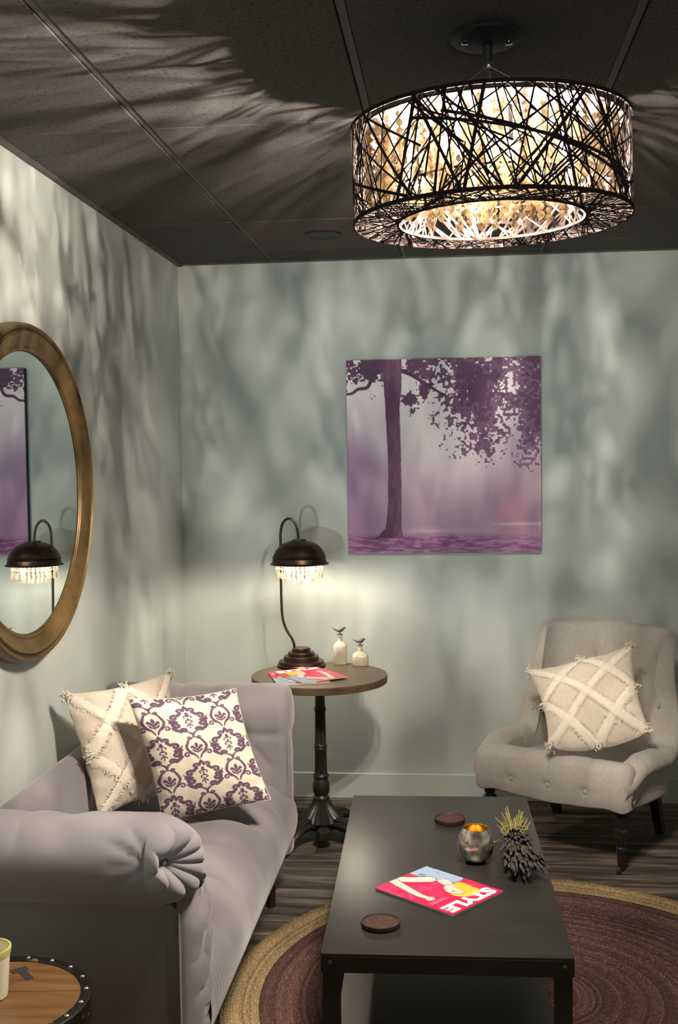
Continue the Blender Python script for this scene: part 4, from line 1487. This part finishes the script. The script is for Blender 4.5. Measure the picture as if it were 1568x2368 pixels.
def fray_cushion(C_, label):
    r = cushion_root('fringed_cushion', label, 'cushion', C_, 'cream fringed cushions')
    n = 90
    u, v = np.meshgrid(np.linspace(0, 1, n), np.linspace(0, 1, n), indexing='ij')
    mb = MB().grid(C_.S(u, v, 1)).grid(C_.S(u, v, -1))
    mb.build('cover', CREAM, r, smooth=180)
    lines = []
    for a, b in (((0, 0), (1, 1)), ((1, 0), (0, 1)), ((.5, 0), (1, .5)), ((0, .5), (.5, 1)), ((.5, 0), (0, .5)), ((1, .5), (.5, 1))):
        lines.append((a, b))
    rg = random.Random(len(label))
    strips, fr = [], MB()
    for a, b in lines:
        L = math.hypot(b[0] - a[0], b[1] - a[1])
        m = int(70 * L)
        t = np.linspace(0.012, .988, m)
        du, dv = (b[0] - a[0]) / L, (b[1] - a[1]) / L
        hw_ = .044
        rows_ = []
        jit = [np.array([rg.uniform(-.007, .007) for _ in range(m)]) for _ in range(2)]
        for k, (o, h) in enumerate(((-1, .0008), (-.86, .0048), (-.35, .0052), (.35, .0052), (.86, .0048), (1, .0008))):
            oo = o * hw_ + (jit[0] if o < 0 else jit[1]) * (abs(o) > .8)
            U = np.clip(a[0] + (b[0] - a[0]) * t - dv * oo, .003, .997)
            V = np.clip(a[1] + (b[1] - a[1]) * t + du * oo, .003, .997)
            rows_.append(C_.S(U, V, 1, h + .0012 * vnoise(t * 90, t * 0 + k, 85)))
        MB().grid(np.array(rows_)).build('fabric_strip', FRAY, r, smooth=180)
        # loose threads along both edges
        for _ in range(int(230 * L)):
            tt_ = rg.uniform(.01, .99); sd = rg.choice((-1, 1)); l_ = rg.uniform(.012, .030)
            U0 = a[0] + (b[0] - a[0]) * tt_; V0 = a[1] + (b[1] - a[1]) * tt_
            sk = rg.uniform(-.014, .014)
            q = []
            for f, h in ((.75, .004), (1.0 + l_ / hw_ * .5, .0075), (1.0 + l_ / hw_, .004 + rg.uniform(-.002, .006))):
                q.append((np.clip(U0 - dv * sd * hw_ * f + du * sk * f, .002, .998), np.clip(V0 + du * sd * hw_ * f + dv * sk * f, .002, .998), h))
            A = [C_.S(np.array(x[0]), np.array(x[1]), 1, x[2]) for x in q]
            fr.tube([tuple(x) for x in A], [.0012, .0010, .0004], 4, cap=False)
    # frayed tufts at the outline where strips run off the edge
    for (eu, ev) in ((0, 0), (1, 0), (0, 1), (1, 1), (.5, 0), (0, .5), (1, .5), (.5, 1)):
        c = C_.S(np.array(min(max(eu, .01), .99)), np.array(min(max(ev, .01), .99)), 1, .003)
        mid = C_.S(np.array(.5), np.array(.5), 0)
        out = c - mid; out /= np.linalg.norm(out)
        for _ in range(55):
            d = out + np.array([rg.gauss(0, .55) for _ in range(3)]); d /= np.linalg.norm(d)
            o_ = c + np.array([rg.gauss(0, .008) for _ in range(3)]) - out * .006
            fr.tube([tuple(o_), tuple(o_ + d * .008 + np.array([0, 0, .001])), tuple(o_ + d * rg.uniform(.010, .015))], [.0024, .0021, .0010], 4, cap=False)
    stuff(fr.build('frayed_threads', FRAY, r, smooth=180))
    return r


# damask print, one repeat of the pattern: columns of two motifs


def damask_tile(nu, nv):
    u, v = np.meshgrid((np.arange(nu) + .5) / nu * 2 - 1, (np.arange(nv) + .5) / nv * 1.92, indexing='ij')
    # u in -1..+1 (a column and its overlap), v in 0..1.92 (large motif centred on .48, ogee motif centred on 1.44)
    d = np.full(u.shape, 9.0)
    ua = np.abs(u) / 1.24

    def stroke(pts, w0, w1, wm=None):
        nonlocal d
        Pk = spline(pts, 36)
        for sh in (-1.92, 0, 1.92):
            for i in range(len(Pk) - 1):
                f = i / (len(Pk) - 1)
                w = w0 + (w1 - w0) * f
                if wm is not None:
                    w += (wm - (w0 + w1) / 2) * math.sin(PI * f)
                dd, _ = seg_dist(ua, v, (Pk[i][0], Pk[i][1] + sh), (Pk[i + 1][0], Pk[i + 1][1] + sh))
                d = np.minimum(d, dd - w - .004)

    def scroll(cx, cy, r, a0, turns, w0, w1, dirn=1, tail=None):
        pts = list(tail) if tail else []
        for k in range(14):
            f = k / 13
            a = a0 + dirn * turns * 2 * PI * f
            rr = r * (1 - .80 * f)
            pts.append((cx + rr * math.cos(a), cy + rr * math.sin(a)))
        stroke(pts, w0, w1)
    # large motif: three pairs of C scrolls around a little plant
    scroll(.14, .14, .085, PI, .95, .030, .022, 1, [(.02, .02), (.035, .07)])
    scroll(.31, .36, .100, -PI * .8, 1.0, .040, .024, 1, [(.15, .22), (.20, .27)])
    scroll(.30, .62, .110, -PI * .5, 1.05, .050, .026, 1, [(.42, .50), (.37, .49)])
    scroll(.17, .83, .085, PI * .1, 1.0, .045, .024, -1, [(.40, .72), (.33, .80)])
    stroke([(.40, .45), (.45, .42), (.47, .36)], .026, .004)
    stroke([(.0, 1.0), (.05, .93), (.10, .90)], .028, .018)
    stroke([(.0, 1.02), (.0, 1.10)], .018, .004, .028)
    stroke([(.0, -.04), (.0, .03)], .010, .012, .022)
    stroke([(.0, .20), (.0, .34)], .006, .014, .040)       # bud
    stroke([(.0, .34), (.06, .33), (.095, .37), (.07, .40)], .014, .012)
    stroke([(.0, .46), (.06, .50), (.075, .56), (.04, .57)], .016, .012)
    stroke([(.0, .40), (.0, .50)], .016, .010)
    stroke([(.0, .62), (.05, .66), (.07, .70)], .018, .010)
    stroke([(.0, .58), (.0, .76)], .010, .012)
    # ogee motif: two S curves with curled feet around a palmette
    stroke([(.04, 1.10), (.14, 1.16), (.20, 1.28), (.24, 1.42), (.19, 1.56), (.08, 1.70), (.03, 1.82)], .016, .014, .030)
    scroll(.13, 1.10, .055, PI * .7, .9, .020, .015, 1)
    scroll(.26, 1.66, .085, PI * 1.2, 1.0, .024, .016, 1, [(.13, 1.66), (.17, 1.63)])
    stroke([(.0, 1.28), (.0, 1.44)], .006, .014, .040)
    stroke([(.0, 1.54), (.05, 1.48), (.11, 1.40), (.13, 1.44)], .018, .016, .030)
    stroke([(.0, 1.60), (.07, 1.57), (.12, 1.50)], .016, .008, .024)
    stroke([(.0, 1.45), (.0, 1.66)], .010, .006)
    return d


DT = damask_tile(220, 210)


def damask_rgb(u, v):
    """cushion coordinates -> colour; half-drop columns"""
    x = u * 3.12 + .12
    y = v * 2.08 * 1.92 + .60
    colm = np.floor(x)
    dd = np.full(x.shape, 9.0)
    for k in (-1, 0, 1):
        yk = y + ((colm + k) % 2) * .96
        xi = np.clip(((x - colm - k - .5 + 1) / 2 * 220).astype(int), 0, 219)
        yi = ((yk % 1.92) / 1.92 * 210).astype(int) % 210
        dd = np.minimum(dd, np.where(np.abs(x - colm - k - .5) < .999, DT[xi, yi], 9.0))
    t = sstep(.012, -.012, dd)
    return mixc(np.broadcast_to(np.array([240, 231, 213.]), u.shape + (3,)), np.array([104, 80, 104.]), t)


def damask_cushion(C_, label):
    r = cushion_root('damask_cushion', label, 'cushion', C_)
    n = 420
    u, v = np.meshgrid(np.linspace(0, 1, n), np.linspace(0, 1, n), indexing='ij')
    f = MB().grid(C_.S(u, v, 1)).build('printed_front', attr_mat('damask_cotton', .85, sheen=.05), r, smooth=180)
    set_colors(f.data, np.clip(lin(damask_rgb(u, v).reshape(-1, 3)) * .92, 0, .85))
    n = 60
    u, v = np.meshgrid(np.linspace(0, 1, n), np.linspace(0, 1, n), indexing='ij')
    MB().grid(C_.S(u, v, -1)).build('back_cover', CREAM, r, smooth=180)
    e = np.linspace(0, 1, 60)
    ring_ = np.concatenate([C_.S(e, e * 0, 0), C_.S(e * 0 + 1, e, 0), C_.S(e[::-1], e * 0 + 1, 0), C_.S(e * 0, e[::-1], 0)])
    MB().tube([tuple(p) for p in ring_], .0022, 5, cap=False).build('seam', CREAM, r)
    return r


def upx(px, py, y=None, x=None):
    dx, dy = (px - 784) / FPX, (1184 - py) / FPX
    d = fw + rt * dx + up * dy
    t = y / d.y
    return (d.x * t, y, CAM_Z + d.z * t)


fray_cushion(Cush((-1.222, 3.335, .865), (-.985, 3.735, .857), (-.940, 3.640, .478), (-1.118, 3.345, .468), .13), 'cream fringed cushion leaning on the wall behind the damask cushion on the sofa')
damask_cushion(Cush((-1.017, 3.350, .848), (-.727, 3.590, .833), (-.590, 3.440, .512), (-.925, 3.385, .448), .14, .035, .008), 'cream cushion with purple damask scrolls leaning on the grey sofa')
fray_cushion(Cush((.291, 4.60, .704), (.698, 4.53, .826), (.735, 4.33, .525), (.349, 4.33, .458), .16, .050, .055), 'cream fringed cushion leaning in the stone grey armchair')

# ------------------------------------------------------------------ wooden drum table with stencilled letters, and the jar on it
DX, DY, DZ, DR = -.940, 2.124, .500, .196
dt = thing('drum_table', 'round wooden drum side table with riveted black rim beside the near sofa arm', 'table', (DX, DY, 0))
MB().lathe([(.165, .0), (.175, .01), (.188, .25), (.186, DZ - .03), (.180, DZ - .02)], 64, (DX, DY, 0)).build('drum_body', TRUNKWOOD, dt)
for k in range(5):
    y0_, y1_ = -.182 + k * .0728, -.182 + (k + 1) * .0728
    pts = []
    R_ = .182
    a0, a1 = max(y0_ + .0005, -R_ + .001), min(y1_ - .0005, R_ - .001)
    for yy in np.linspace(a0, a1, 7):
        pts.append((math.sqrt(max(0, R_ * R_ - yy * yy)), yy))
    pts = pts + [(-x, yy) for x, yy in pts[::-1]]
    pts = [(DX + x * math.cos(.10) - yy * math.sin(.10), DY + x * math.sin(.10) + yy * math.cos(.10)) for x, yy in pts]
    MB().prism(pts, DZ - .018, DZ - .0012 + .0003 * (k % 2), 'z').build('plank', TRUNKWOOD, dt, smooth=20)
band = MB().lathe([(.190, DZ - .055), (.1945, DZ - .05), (.1965, DZ - .006), (.1955, DZ + .001), (.192, DZ + .003), (.175, DZ + .003), (.1735, DZ + .001), (.174, DZ - .004)], 96, (DX, DY, 0), caps=False).build('rim_band', TRUNKBAND, dt)
for k in range(20):
    a = .62 + 2 * PI * k / 20
    MB().lathe([(.0052, DZ + .0025), (.0048, DZ + .0045), (.003, DZ + .006), (.0003, DZ + .0066)], 12, (DX + .184 * math.cos(a), DY + .184 * math.sin(a), 0)).build('rivet', BRASS, band)


def on_top(px, py, z):
    dx, dy = (px - 784) / FPX, (1184 - py) / FPX
    d = fw + rt * dx + up * dy
    t = (z - CAM_Z) / d.z
    return Vector((d.x * t, d.y * t, z))


zt = DZ - .0004


def flat_bar(name, a, b, w, m, par):
    A, B = Vector(a), Vector(b)
    d = (B - A).normalized(); s = Vector((-d.y, d.x, 0)) * w / 2
    return [tuple(A - s), tuple(B - s), tuple(B + s), tuple(A + s)]


mb = MB()
mb.add(flat_bar('l', on_top(26, 2248, zt), on_top(64, 2238, zt), .021, None, None), [(0, 1, 2, 3)])
mb.add(flat_bar('l', on_top(46, 2241, zt + .00006), on_top(70, 2264, zt + .00006), .016, None, None), [(0, 1, 2, 3)])
mb.build('stencil_letter', BLACKINK, dt, smooth=0)
mb = MB().lathe([(.0055, zt - .0004), (.0055, zt)], 14, (on_top(16, 2278, zt).x, on_top(16, 2278, zt).y, 0))
mb.build('stencil_dot', BLACKINK, dt)
JX, JY = -.953, 2.135
jr = thing('glass_jar', 'pale glass jar with a greenish rim standing on the wooden drum table', 'jar', (JX, JY, DZ))
MB().lathe([(.030, .0008), (.036, .002), (.038, .012), (.043, .085), (.0455, .098), (.0445, .101), (.042, .098), (.040, .085), (.035, .012), (.002, .008)], 40, caps=False).build('glass_body', mat('frosted_jar_glass', (.60, .57, .46), .25, coat=.3), jr, world=False)
MB().lathe([(.002, .009), (.0345, .010), (.0385, .070), (.036, .074), (.002, .073)], 40, caps=False).build('candle_wax', CREAMWAX, jr, world=False)
MB().lathe([(.0432, .086), (.0462, .098), (.0458, .103), (.0425, .103), (.0415, .090)], 40, caps=False).build('rim', mat('green_gold_rim', (.42, .42, .13), .4), jr, world=False)
